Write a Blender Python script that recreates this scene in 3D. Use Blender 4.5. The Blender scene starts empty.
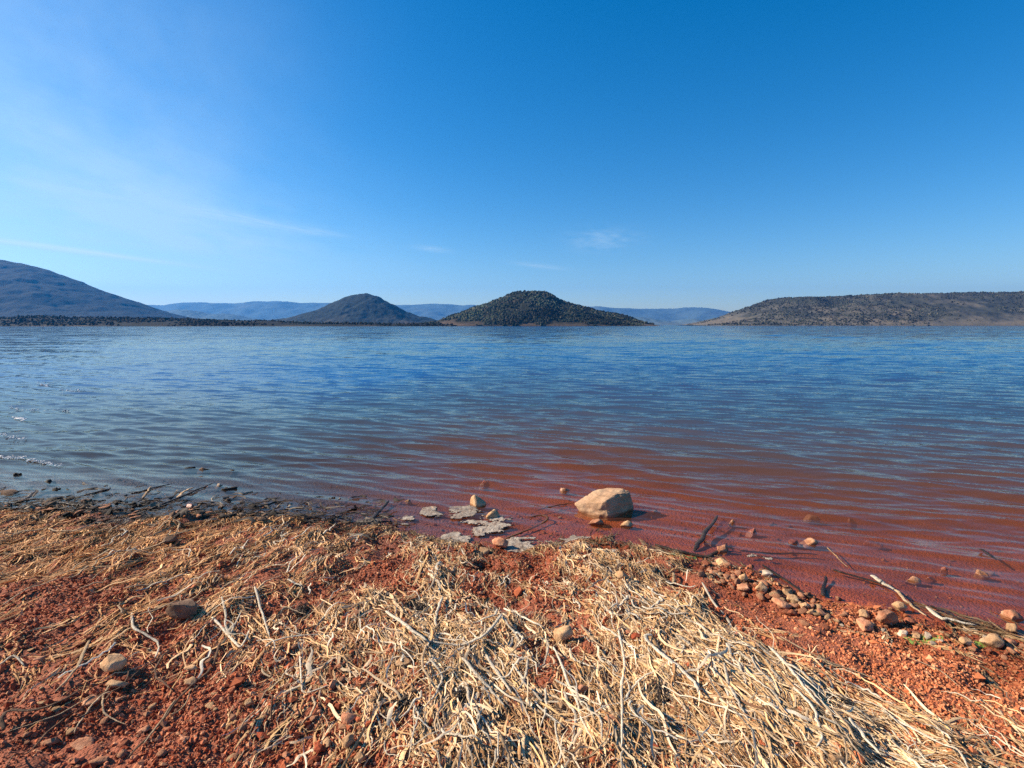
import bpy, math, random
import numpy as np
from mathutils import Vector
import bmesh

rng = np.random.default_rng(11)
random.seed(11)
scene = bpy.context.scene
COL = scene.collection
H = 1.65                                    # eye above the water
PITCH = math.atan(59.0 / 512.0)
SUN_AZ, SUN_EL = math.radians(80), math.radians(30)   # azimuth counted to the left of the view
CP, SP = math.cos(PITCH), math.sin(PITCH)

# ------------------------------------------------------------------ survey helpers
def ray(px, py):
    px = np.asarray(px, float); py = np.asarray(py, float)
    u = (px - 512) / 512; v = (384 - py) / 512
    return u, CP + SP * v, -SP + CP * v

def flat(px, py, z=0.0):
    dx, dy, dz = ray(px, py)
    s = (z - H) / dz
    return s * dx, s * dy

def at_dist(px, py, D):
    dx, dy, dz = ray(px, py)
    s = D / dy
    return s * dx, s * dy, H + s * dz

# ------------------------------------------------------------------ noise
def _hash(ix, iy, seed):
    n = (ix.astype(np.int64) * 374761393 + iy.astype(np.int64) * 668265263 + seed * 974634777) & 0xFFFFFFFF
    n = ((n ^ (n >> 13)) * 1274126177) & 0xFFFFFFFF
    n = n ^ (n >> 16)
    return (n & 0xFFFF) / 65535.0

def vnoise(x, y, seed=0):
    x = np.asarray(x, float); y = np.asarray(y, float)
    ix = np.floor(x); iy = np.floor(y)
    fx = x - ix; fy = y - iy
    fx = fx * fx * fx * (fx * (fx * 6 - 15) + 10); fy = fy * fy * fy * (fy * (fy * 6 - 15) + 10)
    a = _hash(ix, iy, seed); b = _hash(ix + 1, iy, seed); c = _hash(ix, iy + 1, seed); d = _hash(ix + 1, iy + 1, seed)
    return (a + (b - a) * fx) * (1 - fy) + (c + (d - c) * fx) * fy - 0.5

def fbm(x, y, scale, octaves=4, seed=0, gain=0.5):
    t = 0; amp = 1; f = 1 / scale
    for k in range(octaves):
        c, s = math.cos(k * 1.1), math.sin(k * 1.1)
        t = t + amp * vnoise((x * c - y * s) * f, (x * s + y * c) * f, seed + k * 17)
        amp *= gain; f *= 2.03
    return t

# ------------------------------------------------------------------ mesh / object helpers
def tag(o, label=None, cat=None, group=None, kind=None):
    if label: o['label'] = label
    if cat: o['category'] = cat
    if group: o['group'] = group
    if kind: o['kind'] = kind
    return o

def mesh_np(name, verts, faces, mat, smooth=True, attrs=None, cols=None):
    """faces: (n,3) or (n,4) int array or a list of such arrays"""
    me = bpy.data.meshes.new(name)
    verts = np.ascontiguousarray(verts, dtype=np.float32).reshape(-1, 3)
    if not isinstance(faces, list): faces = [faces]
    me.vertices.add(len(verts)); me.vertices.foreach_set('co', verts.ravel())
    nl = sum(f.size for f in faces); npoly = sum(len(f) for f in faces)
    me.loops.add(nl); me.polygons.add(npoly)
    me.loops.foreach_set('vertex_index', np.concatenate([f.ravel() for f in faces]).astype(np.int32))
    tot = np.concatenate([np.full(len(f), f.shape[1]) for f in faces])
    me.polygons.foreach_set('loop_start', np.concatenate([[0], np.cumsum(tot)[:-1]]).astype(np.int32))
    me.polygons.foreach_set('loop_total', tot.astype(np.int32))
    me.polygons.foreach_set('use_smooth', np.full(npoly, smooth))
    me.update(calc_edges=True); me.validate()
    for k, a in (attrs or {}).items():
        at = me.attributes.new(k, 'FLOAT', 'POINT'); at.data.foreach_set('value', np.asarray(a, np.float32).ravel())
    for k, a in (cols or {}).items():
        at = me.attributes.new(k, 'FLOAT_COLOR', 'POINT')
        a = np.asarray(a, np.float32).reshape(-1, 3)
        at.data.foreach_set('color', np.concatenate([a, np.ones((len(a), 1), np.float32)], 1).ravel())
    o = bpy.data.objects.new(name, me); COL.objects.link(o)
    if mat: me.materials.append(mat)
    return o

def grid_faces(nr, nc):
    i = np.arange((nr - 1) * (nc - 1)); r = i // (nc - 1); c = i % (nc - 1)
    a = r * nc + c
    return np.stack([a, a + 1, a + nc + 1, a + nc], 1)

# ------------------------------------------------------------------ materials
class NT:
    def __init__(s, m):
        s.m = m; m.use_nodes = True; s.t = m.node_tree; s.t.nodes.clear()
    def n(s, typ, **kw):
        nd = s.t.nodes.new(typ)
        for k, v in kw.items():
            if k.startswith('i_'):
                nd.inputs[k[2:].replace('_', ' ')].default_value = v
            else: setattr(nd, k, v)
        return nd
    def l(s, a, b): s.t.links.new(a, b)
    def math(s, op, a, b=None, clamp=False):
        nd = s.n('ShaderNodeMath', operation=op); nd.use_clamp = clamp
        for k, v in enumerate((a, b)):
            if v is None: continue
            if isinstance(v, (int, float)): nd.inputs[k].default_value = v
            else: s.l(v, nd.inputs[k])
        return nd.outputs[0]
    def ramp(s, fac, stops):
        nd = s.n('ShaderNodeValToRGB'); el = nd.color_ramp.elements
        while len(el) < len(stops): el.new(0.5)
        for e, (p, c) in zip(el, stops):
            e.position = p; e.color = (*c, 1) if len(c) == 3 else c
        s.l(fac, nd.inputs[0]); return nd.outputs[0]
    def mix(s, fac, a, b, mode='MIX'):
        nd = s.n('ShaderNodeMix', data_type='RGBA', blend_type=mode)
        for sock, v in ((nd.inputs[0], fac), (nd.inputs[6], a), (nd.inputs[7], b)):
            if isinstance(v, (int, float)): sock.default_value = v
            elif isinstance(v, tuple): sock.default_value = (*v, 1)
            else: s.l(v, sock)
        return nd.outputs[2]
    def coords(s, kind='Object'):
        return s.n('ShaderNodeTexCoord').outputs[kind]
    def geo_pos(s):
        return s.n('ShaderNodeNewGeometry').outputs['Position']
    def noise(s, vec, scale, detail=4, rough=0.55):
        nd = s.n('ShaderNodeTexNoise'); nd.inputs['Scale'].default_value = scale
        nd.inputs['Detail'].default_value = detail; nd.inputs['Roughness'].default_value = rough
        if vec is not None: s.l(vec, nd.inputs['Vector'])
        return nd.outputs[0]
    def out(s, shader):
        o = s.n('ShaderNodeOutputMaterial'); s.l(shader, o.inputs['Surface'])
    def principled(s, col, rough=0.9, bump=None, bump_d=0.01, spec=0.2):
        b = s.n('ShaderNodeBsdfPrincipled')
        if isinstance(col, tuple): b.inputs['Base Color'].default_value = (*col, 1)
        else: s.l(col, b.inputs['Base Color'])
        if isinstance(rough, (int, float)): b.inputs['Roughness'].default_value = rough
        else: s.l(rough, b.inputs['Roughness'])
        b.inputs['Specular IOR Level'].default_value = spec
        if bump is not None:
            bn = s.n('ShaderNodeBump'); bn.inputs['Distance'].default_value = bump_d; bn.inputs['Strength'].default_value = 1.0
            s.l(bump, bn.inputs['Height']); s.l(bn.outputs[0], b.inputs['Normal'])
        s.out(b.outputs[0]); return b

def new_mat(name): 
    return NT(bpy.data.materials.new(name))

def mat_stone(name, base, dark, light, scale=18, rough=0.9, wet=False, tide=True):
    m = new_mat(name); co = m.coords()
    info = m.n('ShaderNodeObjectInfo').outputs['Random']
    n1 = m.noise(co, scale, 6, 0.65); n2 = m.noise(co, scale * 4.5, 5, 0.7)
    c = m.ramp(n1, [(0.3, dark), (0.5, base), (0.72, light)])
    c = m.mix(m.math('MULTIPLY', n2, 0.55), c, m.mix(1.0, c, (0.55, 0.45, 0.4), 'MULTIPLY'))
    hs = m.n('ShaderNodeHueSaturation'); m.l(c, hs.inputs['Color'])
    m.l(m.math('ADD', m.math('MULTIPLY', info, 0.5), 0.75), hs.inputs['Value'])
    hs.inputs['Saturation'].default_value = 1.0
    zs = m.n('ShaderNodeSeparateXYZ'); m.l(m.geo_pos(), zs.inputs[0])
    wl = m.n('ShaderNodeMapRange'); m.l(m.math('ADD', zs.outputs[2], m.math('MULTIPLY', m.math('SUBTRACT', n1, 0.5), 0.03)), wl.inputs[0])
    wl.inputs[1].default_value = 0.004; wl.inputs[2].default_value = 0.016
    soak = m.mix(wl.outputs[0], (0.66, 0.56, 0.50) if tide else (1, 1, 1), (1, 1, 1))
    dry_ = m.mix(1.0, hs.outputs[0], soak, 'MULTIPLY')
    v = m.n('ShaderNodeTexVoronoi'); v.inputs['Scale'].default_value = scale * 3; m.l(co, v.inputs['Vector'])
    b = m.math('ADD', n2, m.math('MULTIPLY', v.outputs['Distance'], 0.35))
    m.principled(dry_, 0.35 if wet else rough, b, 0.006, 0.5 if wet else 0.2)
    return m.m

def mat_attr(name, rough=0.8, spec=0.25, noise_scale=120, trans=0.0):
    """colour carried per strand / grain"""
    m = new_mat(name)
    a = m.n('ShaderNodeAttribute', attribute_name='tint').outputs['Color']
    n = m.noise(m.geo_pos(), noise_scale, 3, 0.6)
    c = m.mix(1.0, a, m.ramp(n, [(0.25, (0.72, 0.70, 0.68)), (0.7, (1.12, 1.12, 1.12))]), 'MULTIPLY')
    m.principled(c, rough, n, 0.002, spec)
    return m.m

M = {}
# ground: red ruffe clay and gravel, wet and smooth where the lake keeps it soaked
def ground_material():
    m = new_mat('red_clay'); P = m.geo_pos()
    n1 = m.noise(P, 1.3, 5, 0.6); n2 = m.noise(P, 38, 5, 0.7)
    v = m.n('ShaderNodeTexVoronoi'); v.inputs['Scale'].default_value = 95; m.l(P, v.inputs['Vector'])
    v2 = m.n('ShaderNodeTexVoronoi'); v2.inputs['Scale'].default_value = 42; m.l(P, v2.inputs['Vector'])
    dry = m.ramp(n2, [(0.25, (0.19, 0.050, 0.025)), (0.5, (0.32, 0.095, 0.048)), (0.78, (0.42, 0.155, 0.082))])
    vr = m.n('ShaderNodeSeparateColor'); m.l(v.outputs['Color'], vr.inputs[0])
    dry = m.mix(m.math('MULTIPLY', vr.outputs[0], 0.5), dry, (0.34, 0.115, 0.06))
    dry = m.mix(m.ramp(n1, [(0.35, (0, 0, 0)), (0.7, (0.5, 0.5, 0.5))]), dry, (0.26, 0.078, 0.038))
    wetc = m.ramp(n2, [(0.25, (0.24, 0.040, 0.014)), (0.55, (0.38, 0.085, 0.024)), (0.8, (0.44, 0.105, 0.042))])
    big = m.noise(P, 2.2, 4, 0.6)
    wetc = m.mix(m.ramp(big, [(0.4, (0, 0, 0)), (0.65, (0.8, 0.8, 0.8))]), wetc, (0.17, 0.034, 0.016))
    z = m.n('ShaderNodeSeparateXYZ'); m.l(P, z.inputs[0])
    zz = m.math('ADD', z.outputs[2], m.math('MULTIPLY', m.math('SUBTRACT', n2, 0.5), 0.03))
    wet = m.n('ShaderNodeMapRange'); m.l(zz, wet.inputs[0])
    wet.inputs[1].default_value = 0.025; wet.inputs[2].default_value = 0.070
    wx = m.n('ShaderNodeMapRange'); m.l(m.math('ADD', z.outputs[0], m.math('MULTIPLY', m.math('SUBTRACT', big, 0.5), 1.6)), wx.inputs[0])
    wx.inputs[1].default_value = -1.9; wx.inputs[2].default_value = 0.1
    wetc = m.mix(wx.outputs[0], m.ramp(n2, [(0.3, (0.035, 0.024, 0.018)), (0.6, (0.075, 0.045, 0.032)), (0.8, (0.13, 0.075, 0.05))]), wetc)
    c = m.mix(wet.outputs[0], wetc, dry)
    r = m.math('ADD', m.math('MULTIPLY', wet.outputs[0], 0.5), 0.45)
    bh = m.math('ADD', m.math('MULTIPLY', v.outputs['Distance'], -0.5), m.math('ADD', n2, m.math('MULTIPLY', v2.outputs['Distance'], -0.6)))
    m.principled(c, r, bh, 0.012, 0.25)
    return m.m
M['ground'] = ground_material()

def water_material():
    m = new_mat('lake_water'); P = m.geo_pos()
    depth = m.n('ShaderNodeAttribute', attribute_name='depth').outputs['Fac']
    dist = m.n('ShaderNodeVectorMath', operation='LENGTH'); m.l(P, dist.inputs[0])
    mp = m.n('ShaderNodeMapping'); mp.inputs['Rotation'].default_value = (0, 0, math.radians(22)); mp.inputs['Scale'].default_value = (0.24, 1, 1)
    m.l(P, mp.inputs['Vector'])
    def slopes(scale, det, k):
        nd = m.n('ShaderNodeTexNoise'); nd.inputs['Scale'].default_value = scale; nd.inputs['Detail'].default_value = det; nd.inputs['Roughness'].default_value = 0.55
        m.l(mp.outputs[0], nd.inputs['Vector'])
        v = m.n('ShaderNodeVectorMath', operation='SUBTRACT'); m.l(nd.outputs['Color'], v.inputs[0]); v.inputs[1].default_value = (0.5, 0.5, 0.5)
        w_ = m.n('ShaderNodeVectorMath', operation='MULTIPLY'); m.l(v.outputs[0], w_.inputs[0]); w_.inputs[1].default_value = (k * 0.6, k, 0)
        return w_.outputs[0]
    def vscale(v, f):
        nd = m.n('ShaderNodeVectorMath', operation='SCALE'); m.l(v, nd.inputs[0])
        if isinstance(f, (int, float)): nd.inputs['Scale'].default_value = f
        else: m.l(f, nd.inputs['Scale'])
        return nd.outputs[0]
    def vadd(a, b):
        nd = m.n('ShaderNodeVectorMath', operation='ADD'); m.l(a, nd.inputs[0]); m.l(b, nd.inputs[1]); return nd.outputs[0]
    calm = m.n('ShaderNodeMapRange'); m.l(depth, calm.inputs[0]); calm.inputs[1].default_value = 0.0; calm.inputs[2].default_value = 0.16
    calm.inputs[3].default_value = 0.10
    far = m.n('ShaderNodeMapRange'); m.l(dist.outputs['Value'], far.inputs[0]); far.inputs[1].default_value = 13; far.inputs[2].default_value = 60
    sl_ = vadd(slopes(12, 2, 0.26), slopes(4.4, 2, 0.22))
    sl_ = vadd(vscale(sl_, calm.outputs[0]), vscale(vadd(slopes(1.1, 3, 0.75), slopes(0.3, 2, 0.40)), far.outputs[0]))
    gn = m.n('ShaderNodeNewGeometry')
    nn = m.n('ShaderNodeVectorMath', operation='NORMALIZE'); m.l(vadd(gn.outputs['Normal'], sl_), nn.inputs[0])
    class bn: outputs = [nn.outputs[0]]
    dt = m.n('ShaderNodeVectorMath', operation='DOT_PRODUCT'); m.l(nn.outputs[0], dt.inputs[0]); m.l(gn.outputs['Incoming'], dt.inputs[1])
    ca = m.math('SUBTRACT', 1.0, m.math('ABSOLUTE', dt.outputs['Value']), True)
    frv = m.math('ADD', 0.02, m.math('MULTIPLY', m.math('POWER', ca, 5.0), 0.98))
    gl = m.n('ShaderNodeBsdfGlossy'); gl.inputs['Roughness'].default_value = 0.07; m.l(bn.outputs[0], gl.inputs['Normal'])
    gl.inputs['Color'].default_value = (0.95, 0.86, 0.71, 1)
    tr = m.n('ShaderNodeBsdfTransparent'); tr.inputs[0].default_value = (0.97, 0.93, 0.90, 1)
    body = m.n('ShaderNodeBsdfDiffuse')
    dcol = m.ramp(m.math('DIVIDE', depth, 2.0), [(0.02, (0.205, 0.060, 0.022)), (0.06, (0.150, 0.058, 0.032)), (0.12, (0.088, 0.060, 0.058)), (0.24, (0.046, 0.064, 0.104)), (0.8, (0.012, 0.074, 0.250))])
    sx = m.n('ShaderNodeSeparateXYZ'); m.l(P, sx.inputs[0])
    wz = m.n('ShaderNodeMapRange'); m.l(sx.outputs[0], wz.inputs[0]); wz.inputs[1].default_value = -3.2; wz.inputs[2].default_value = -0.3
    dcol = m.mix(wz.outputs[0], m.ramp(m.math('DIVIDE', depth, 2.0), [(0.02, (0.060, 0.052, 0.050)), (0.3, (0.040, 0.062, 0.100)), (0.8, (0.012, 0.074, 0.250))]), dcol)
    m.l(dcol, body.inputs['Color'])
    turb = m.math('SUBTRACT', 1.0, m.math('POWER', 2.718, m.math('MULTIPLY', depth, -6.5)))
    s1 = m.n('ShaderNodeMixShader'); m.l(turb, s1.inputs[0]); m.l(tr.outputs[0], s1.inputs[1]); m.l(body.outputs[0], s1.inputs[2])
    s2 = m.n('ShaderNodeMixShader'); m.l(frv, s2.inputs[0]); m.l(s1.outputs[0], s2.inputs[1]); m.l(gl.outputs[0], s2.inputs[2])
    m.out(s2.outputs[0]); return m.m
M['water'] = water_material()

def mat_hill(name, wood, soil, bare, scale, low, thr=0.5):
    """vegetation and bare ground in patches of their own; bare ground towards the shore (low = metres)"""
    m = new_mat(name); P = m.geo_pos()
    mp = m.n('ShaderNodeMapping'); mp.inputs['Scale'].default_value = (1, 1, 2.2); m.l(P, mp.inputs['Vector'])
    n1 = m.noise(mp.outputs[0], scale, 6, 0.62); n2 = m.noise(mp.outputs[0], scale * 7, 5, 0.7)
    z = m.n('ShaderNodeSeparateXYZ'); m.l(P, z.inputs[0])
    zl = m.math('DIVIDE', z.outputs[2], max(low, 0.1), True)
    k = m.math('ADD', n1, m.math('MULTIPLY', m.math('SUBTRACT', 1.0, zl), 0.22))
    k = m.math('ADD', k, m.math('MULTIPLY', m.math('SUBTRACT', n2, 0.5), 0.25))
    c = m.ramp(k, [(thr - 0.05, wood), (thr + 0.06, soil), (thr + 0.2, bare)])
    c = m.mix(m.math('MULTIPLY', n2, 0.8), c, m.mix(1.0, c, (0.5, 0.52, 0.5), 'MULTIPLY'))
    m.principled(c, 0.95, n2, scale and 0.02 / scale, 0.1)
    return m.m
M['mountain'] = mat_hill('wooded_mountain', (0.010, 0.016, 0.020), (0.016, 0.021, 0.023), (0.03, 0.03, 0.028), 0.004, 30, 0.68)
M['range'] = mat_hill('distant_range', (0.11, 0.165, 0.19), (0.13, 0.17, 0.18), (0.16, 0.18, 0.18), 0.0015, 60, 0.6)  # paled blue-grey colours carry part of the distance haze
M['hill'] = mat_hill('scrub_hill', (0.022, 0.030, 0.028), (0.045, 0.046, 0.038), (0.12, 0.09, 0.065), 0.006, 40, 0.62)
M['island'] = mat_hill('island_soil', (0.030, 0.032, 0.022), (0.055, 0.045, 0.032), (0.14, 0.095, 0.065), 0.012, 16, 0.56)
M['ridge'] = mat_hill('patchy_ridge', (0.060, 0.062, 0.052), (0.115, 0.105, 0.085), (0.19, 0.155, 0.115), 0.0075, 70, 0.56)
M['shore'] = mat_hill('low_shore_land', (0.016, 0.017, 0.014), (0.030, 0.025, 0.020), (0.14, 0.105, 0.07), 0.010, 3, 0.66)

M['straw'] = mat_attr('dry_straw', 0.75, 0.25, 160)
M['grain'] = mat_attr('red_gravel', 0.9, 0.15, 220)
M['leaf'] = mat_attr('tree_leaf', 0.9, 0.05, 0.2)
M['stone_tan'] = mat_stone('tan_sandstone', (0.58, 0.35, 0.18), (0.38, 0.19, 0.09), (0.70, 0.50, 0.30))
M['stone_boulder'] = mat_stone('boulder_sandstone', (0.52, 0.32, 0.19), (0.37, 0.22, 0.115), (0.60, 0.42, 0.25), 7)
M['stone_pink'] = mat_stone('pink_stone', (0.52, 0.24, 0.13), (0.34, 0.12, 0.06), (0.64, 0.38, 0.23))
M['stone_red'] = mat_stone('red_ruffe_stone', (0.36, 0.12, 0.06), (0.22, 0.06, 0.03), (0.48, 0.19, 0.10))
M['stone_brown'] = mat_stone('brown_stone', (0.20, 0.12, 0.075), (0.11, 0.06, 0.04), (0.30, 0.19, 0.12))
M['stone_grey'] = mat_stone('pale_stone', (0.58, 0.45, 0.32), (0.42, 0.28, 0.18), (0.68, 0.62, 0.55))
M['wet_red'] = mat_stone('wet_red_stone', (0.38, 0.115, 0.055), (0.24, 0.06, 0.03), (0.48, 0.17, 0.085), 18, 0.3, True)
M['wet_tan'] = mat_stone('wet_tan_stone', (0.55, 0.28, 0.13), (0.38, 0.16, 0.07), (0.64, 0.38, 0.20), 18, 0.3, True)
M['wet_dark'] = mat_stone('wet_dark_weed', (0.030, 0.022, 0.017), (0.012, 0.010, 0.009), (0.075, 0.050, 0.035), 24, 0.75)
M['scum'] = mat_stone('pale_dried_scum', (0.33, 0.27, 0.21), (0.20, 0.11, 0.075), (0.44, 0.39, 0.32), 22, 0.95, tide=False)
M['foam'] = mat_stone('water_foam', (0.80, 0.82, 0.84), (0.62, 0.64, 0.66), (0.88, 0.88, 0.88), 60, 0.9, tide=False)
M['algae'] = mat_stone('green_algae', (0.18, 0.26, 0.05), (0.07, 0.10, 0.03), (0.34, 0.42, 0.10), 40, 0.5)
M['stem_pale'] = mat_stone('pale_dry_stem', (0.66, 0.56, 0.41), (0.42, 0.31, 0.20), (0.76, 0.69, 0.56), 40, 0.8)
M['stem_tan'] = mat_stone('tan_dry_stem', (0.48, 0.33, 0.19), (0.28, 0.17, 0.09), (0.60, 0.45, 0.29), 40, 0.8)
M['stem_brown'] = mat_stone('brown_dead_branch', (0.17, 0.09, 0.05), (0.08, 0.045, 0.03), (0.28, 0.16, 0.09), 40, 0.8)
M['stem_dark'] = mat_stone('dark_wet_wood', (0.045, 0.03, 0.022), (0.02, 0.014, 0.011), (0.09, 0.06, 0.04), 40, 0.45)

# ------------------------------------------------------------------ the shore
SHORE_PX = [(-200, 505), (0, 509), (60, 512), (130, 515), (250, 517), (330, 521), (400, 530), (455, 545), (520, 552), (560, 545), (600, 535), (645, 546), (690, 560),
            (740, 566), (790, 585), (840, 602), (890, 611), (940, 622), (1024, 634), (1200, 662)]
_sx, _sy = flat([p[0] for p in SHORE_PX], [p[1] for p in SHORE_PX])
_o = np.argsort(_sx); _sx = _sx[_o]; _sy = _sy[_o]
def shore_y(x):
    y = np.interp(x, _sx, _sy)
    x = np.asarray(x, float)
    return y + fbm(x, x * 0 + 3.3, 0.35, 3, 5) * 0.10

# survey points of the drift line: (px, py, how much straw 0..1, strand heading in degrees on the photo, metres long)
SURVEY = [
 (20, 530, .80, 25, .14), (90, 535, .85, 25, .14), (170, 535, .85, 28, .14), (250, 535, .85, 32, .14), (330, 540, .75, 45, .13), (400, 545, .6, 60, .12),
 (20, 565, .60, 22, .16), (90, 570, .70, 24, .16), (170, 570, .65, 28, .16), (250, 565, .60, 35, .15), (320, 575, .40, 50, .14), (365, 572, .08, 60, .10),
 (20, 600, .50, 20, .2), (90, 605, .60, 22, .2), (150, 615, .45, 30, .2), (220, 605, .70, 40, .18), (280, 600, .60, 60, .16), (310, 590, .35, 70, .14),
 (10, 640, .12, 30, .2), (60, 640, .10, 45, .2), (130, 645, .25, 50, .2), (190, 640, .25, 45, .2), (250, 645, .60, 120, .17), (310, 640, .55, 100, .15),
 (20, 690, .05, 40, .2), (80, 690, .08, 45, .2), (150, 690, .10, 50, .2), (220, 690, .10, 50, .2), (290, 690, .35, 60, .15), (340, 690, .55, 100, .14),
 (30, 750, .02, 40, .2), (110, 750, .03, 40, .2), (200, 750, .04, 50, .2), (290, 740, .12, 60, .15), (340, 740, .25, 80, .14), (260, 765, .08, 60, .2),
 (430, 575, .60, 110, .13), (480, 570, .70, 120, .12), (440, 610, .75, 110, .13), (500, 610, .80, 110, .13), (400, 600, .65, 110, .13), (540, 580, .65, 120, .11),
 (470, 560, .35, 120, .10), (520, 563, .20, 100, .10), (555, 605, .10, 120, .10), (575, 625, .15, 120, .12), (545, 625, .35, 100, .14),
 (590, 560, .95, 125, .12), (630, 575, .95, 128, .13), (660, 590, .95, 130, .14), (620, 605, .85, 125, .13), (690, 615, .95, 135, .15), (725, 650, .95, 138, .18),
 (390, 650, .70, 110, .15), (450, 650, .80, 100, .15), (510, 655, .45, 115, .16), (560, 660, .25, 115, .17), (610, 650, .65, 110, .17), (660, 650, .75, 130, .17),
 (400, 700, .75, 90, .14), (460, 700, .80, 90, .15), (520, 690, .30, 120, .17), (540, 715, .35, 120, .18), (590, 700, .35, 110, .17), (640, 700, .50, 100, .17), (690, 700, .55, 135, .18),
 (400, 750, .45, 80, .13), (460, 750, .65, 90, .14), (520, 755, .70, 100, .15), (580, 755, .65, 110, .16), (640, 755, .55, 120, .16), (700, 750, .60, 135, .18),
 (760, 680, .95, 138, .2), (800, 710, .95, 138, .22), (850, 740, .90, 140, .22), (760, 740, .85, 138, .2), (820, 760, .85, 138, .2), (900, 725, .65, 145, .2), (940, 745, .45, 148, .2),
 (735, 615, .30, 138, .15), (775, 645, .45, 140, .17), (830, 675, .45, 142, .18), (880, 695, .25, 145, .18),
 (700, 575, .20, 135, .10), (750, 595, .05, 140, .10), (810, 635, .05, 142, .12), (870, 650, .04, 145, .12), (940, 670, .05, 145, .14), (1000, 680, .06, 145, .14),
 (960, 710, .10, 148, .18), (1010, 730, .22, 150, .18), (930, 765, .30, 150, .18), (990, 765, .12, 150, .18), (890, 765, .45, 145, .2),
]
_S = np.array(SURVEY, float)
_cx, _cy = flat(_S[:, 0], _S[:, 1], 0.12)
_hx, _hy = flat(_S[:, 0] + 6 * np.cos(np.radians(_S[:, 3])), _S[:, 1] - 6 * np.sin(np.radians(_S[:, 3])), 0.12)
_hd = np.arctan2(_hy - _cy, _hx - _cx)
def drift(x, y):
    """straw amount, heading and length on the ground at x, y"""
    x = np.asarray(x, float); y = np.asarray(y, float); sh = x.shape
    x = x.ravel(); y = y.ravel()
    den = np.zeros_like(x); c2 = np.zeros_like(x); s2 = np.zeros_like(x); ln = np.zeros_like(x); ws = np.zeros_like(x)
    for k in range(len(_cx)):
        d2 = ((x - _cx[k]) / 1.2) ** 2 + (y - _cy[k]) ** 2
        w = 1 / (d2 + 0.004) ** 2
        ws += w; den += w * _S[k, 2]; c2 += w * math.cos(2 * _hd[k]); s2 += w * math.sin(2 * _hd[k]); ln += w * _S[k, 4]
    den = den / ws
    den = den + (fbm(x, y, 0.45, 3, 71) * 0.6 + fbm(x, y, 0.16, 2, 72) * 0.75) * np.clip(den * 3, 0, 1)
    den = den * (1 - 0.22 * np.clip((-x - 0.1) / 0.6, 0, 1))
    return np.clip(den, 0, 1).reshape(sh), (0.5 * np.arctan2(s2, c2)).reshape(sh), (ln / ws).reshape(sh)

# a coarse lookup of the straw amount, so the relief can be raised under the drifts
GX = np.linspace(-9, 9, 361); GY = np.linspace(0.2, 6.2, 241)
_gx, _gy = np.meshgrid(GX, GY)
G_DEN, _, _ = drift(_gx, _gy)
def den_lookup(x, y):
    fx = np.clip((x + 9) / 18 * 360, 0, 359.99); fy = np.clip((y - 0.2) / 6.0 * 240, 0, 239.99)
    ix = fx.astype(int); iy = fy.astype(int); tx = fx - ix; ty = fy - iy
    return (G_DEN[iy, ix] * (1 - tx) + G_DEN[iy, ix + 1] * tx) * (1 - ty) + (G_DEN[iy + 1, ix] * (1 - tx) + G_DEN[iy + 1, ix + 1] * tx) * ty

def ground_z(x, y, fine=True):
    x = np.asarray(x, float); y = np.asarray(y, float)
    s = shore_y(x) - y                                  # metres up the beach from the waterline
    land = np.where(s > 0, 0.055 * np.minimum(s, 6) + 0.02 * (1 - np.exp(-np.maximum(s, 0) / 0.12)), 0)
    w = np.maximum(-s, 0)
    # a shelf a few centimetres under water, then the drop, sooner to the west
    west = 1 + 0.9 * np.clip((-x - 0.8) / 3, 0, 1.2)
    bed = -(0.030 * (1 - np.exp(-w / 0.35)) + 0.022 * np.minimum(w, 1.3) + west * (0.075 * np.clip(w - 1.3, 0, 14) + 0.05 * np.clip(w - 15, 0, 120)))
    z = land + bed
    near = np.exp(-np.maximum(w - 1, 0) / 6)
    z = z + near * fbm(x, y, 0.9, 3, 3) * (0.05 * np.clip(s, 0.06, 1))
    if fine:
        amp = np.clip((s + 0.15) / 0.3, 0.12, 1) * near
        z = z + amp * (fbm(x, y, 0.17, 3, 9) * 0.044 + fbm(x, y, 0.035, 2, 21) * 0.007)
    z = z + np.clip(s / 0.25, 0, 1) * den_lookup(x, y) * 0.045
    return z

def spot(px, py):
    """the ground point seen at a photo position"""
    z = 0.1
    for _ in range(14):
        x, y = flat(px, py, z)
        z = 0.5 * z + 0.5 * float(max(ground_z(x, y), -0.02))
    return float(x), float(y), float(ground_z(x, y))

# ground sheet: fine where the beach is, coarse out to the horizon
def rows(y0, f, y1):
    r = [y0]
    while r[-1] < y1: r.append(r[-1] * (1 + f))
    return r
Y = [-8800, -3000, -900, -300, -90, -30, -12, -6, -3, -1.5, -0.5, 0.2] + rows(0.7, 0.0062, 8) + rows(8.4, 0.045, 8700)
Y = np.array(Y)
U = np.concatenate([[-40, -18, -9, -5], np.linspace(-2.1, 2.1, 820), [5, 9, 18, 40]])
half = np.abs(Y) + 1.2
X = np.clip(U[None, :] * half[:, None], -8800, 8800)
YY = np.repeat(Y[:, None], len(U), 1)
Z = ground_z(X, YY)
g = mesh_np('ground', np.stack([X, YY, Z], 2), grid_faces(len(Y), len(U)), M['ground'])
tag(g, kind='structure')

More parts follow.
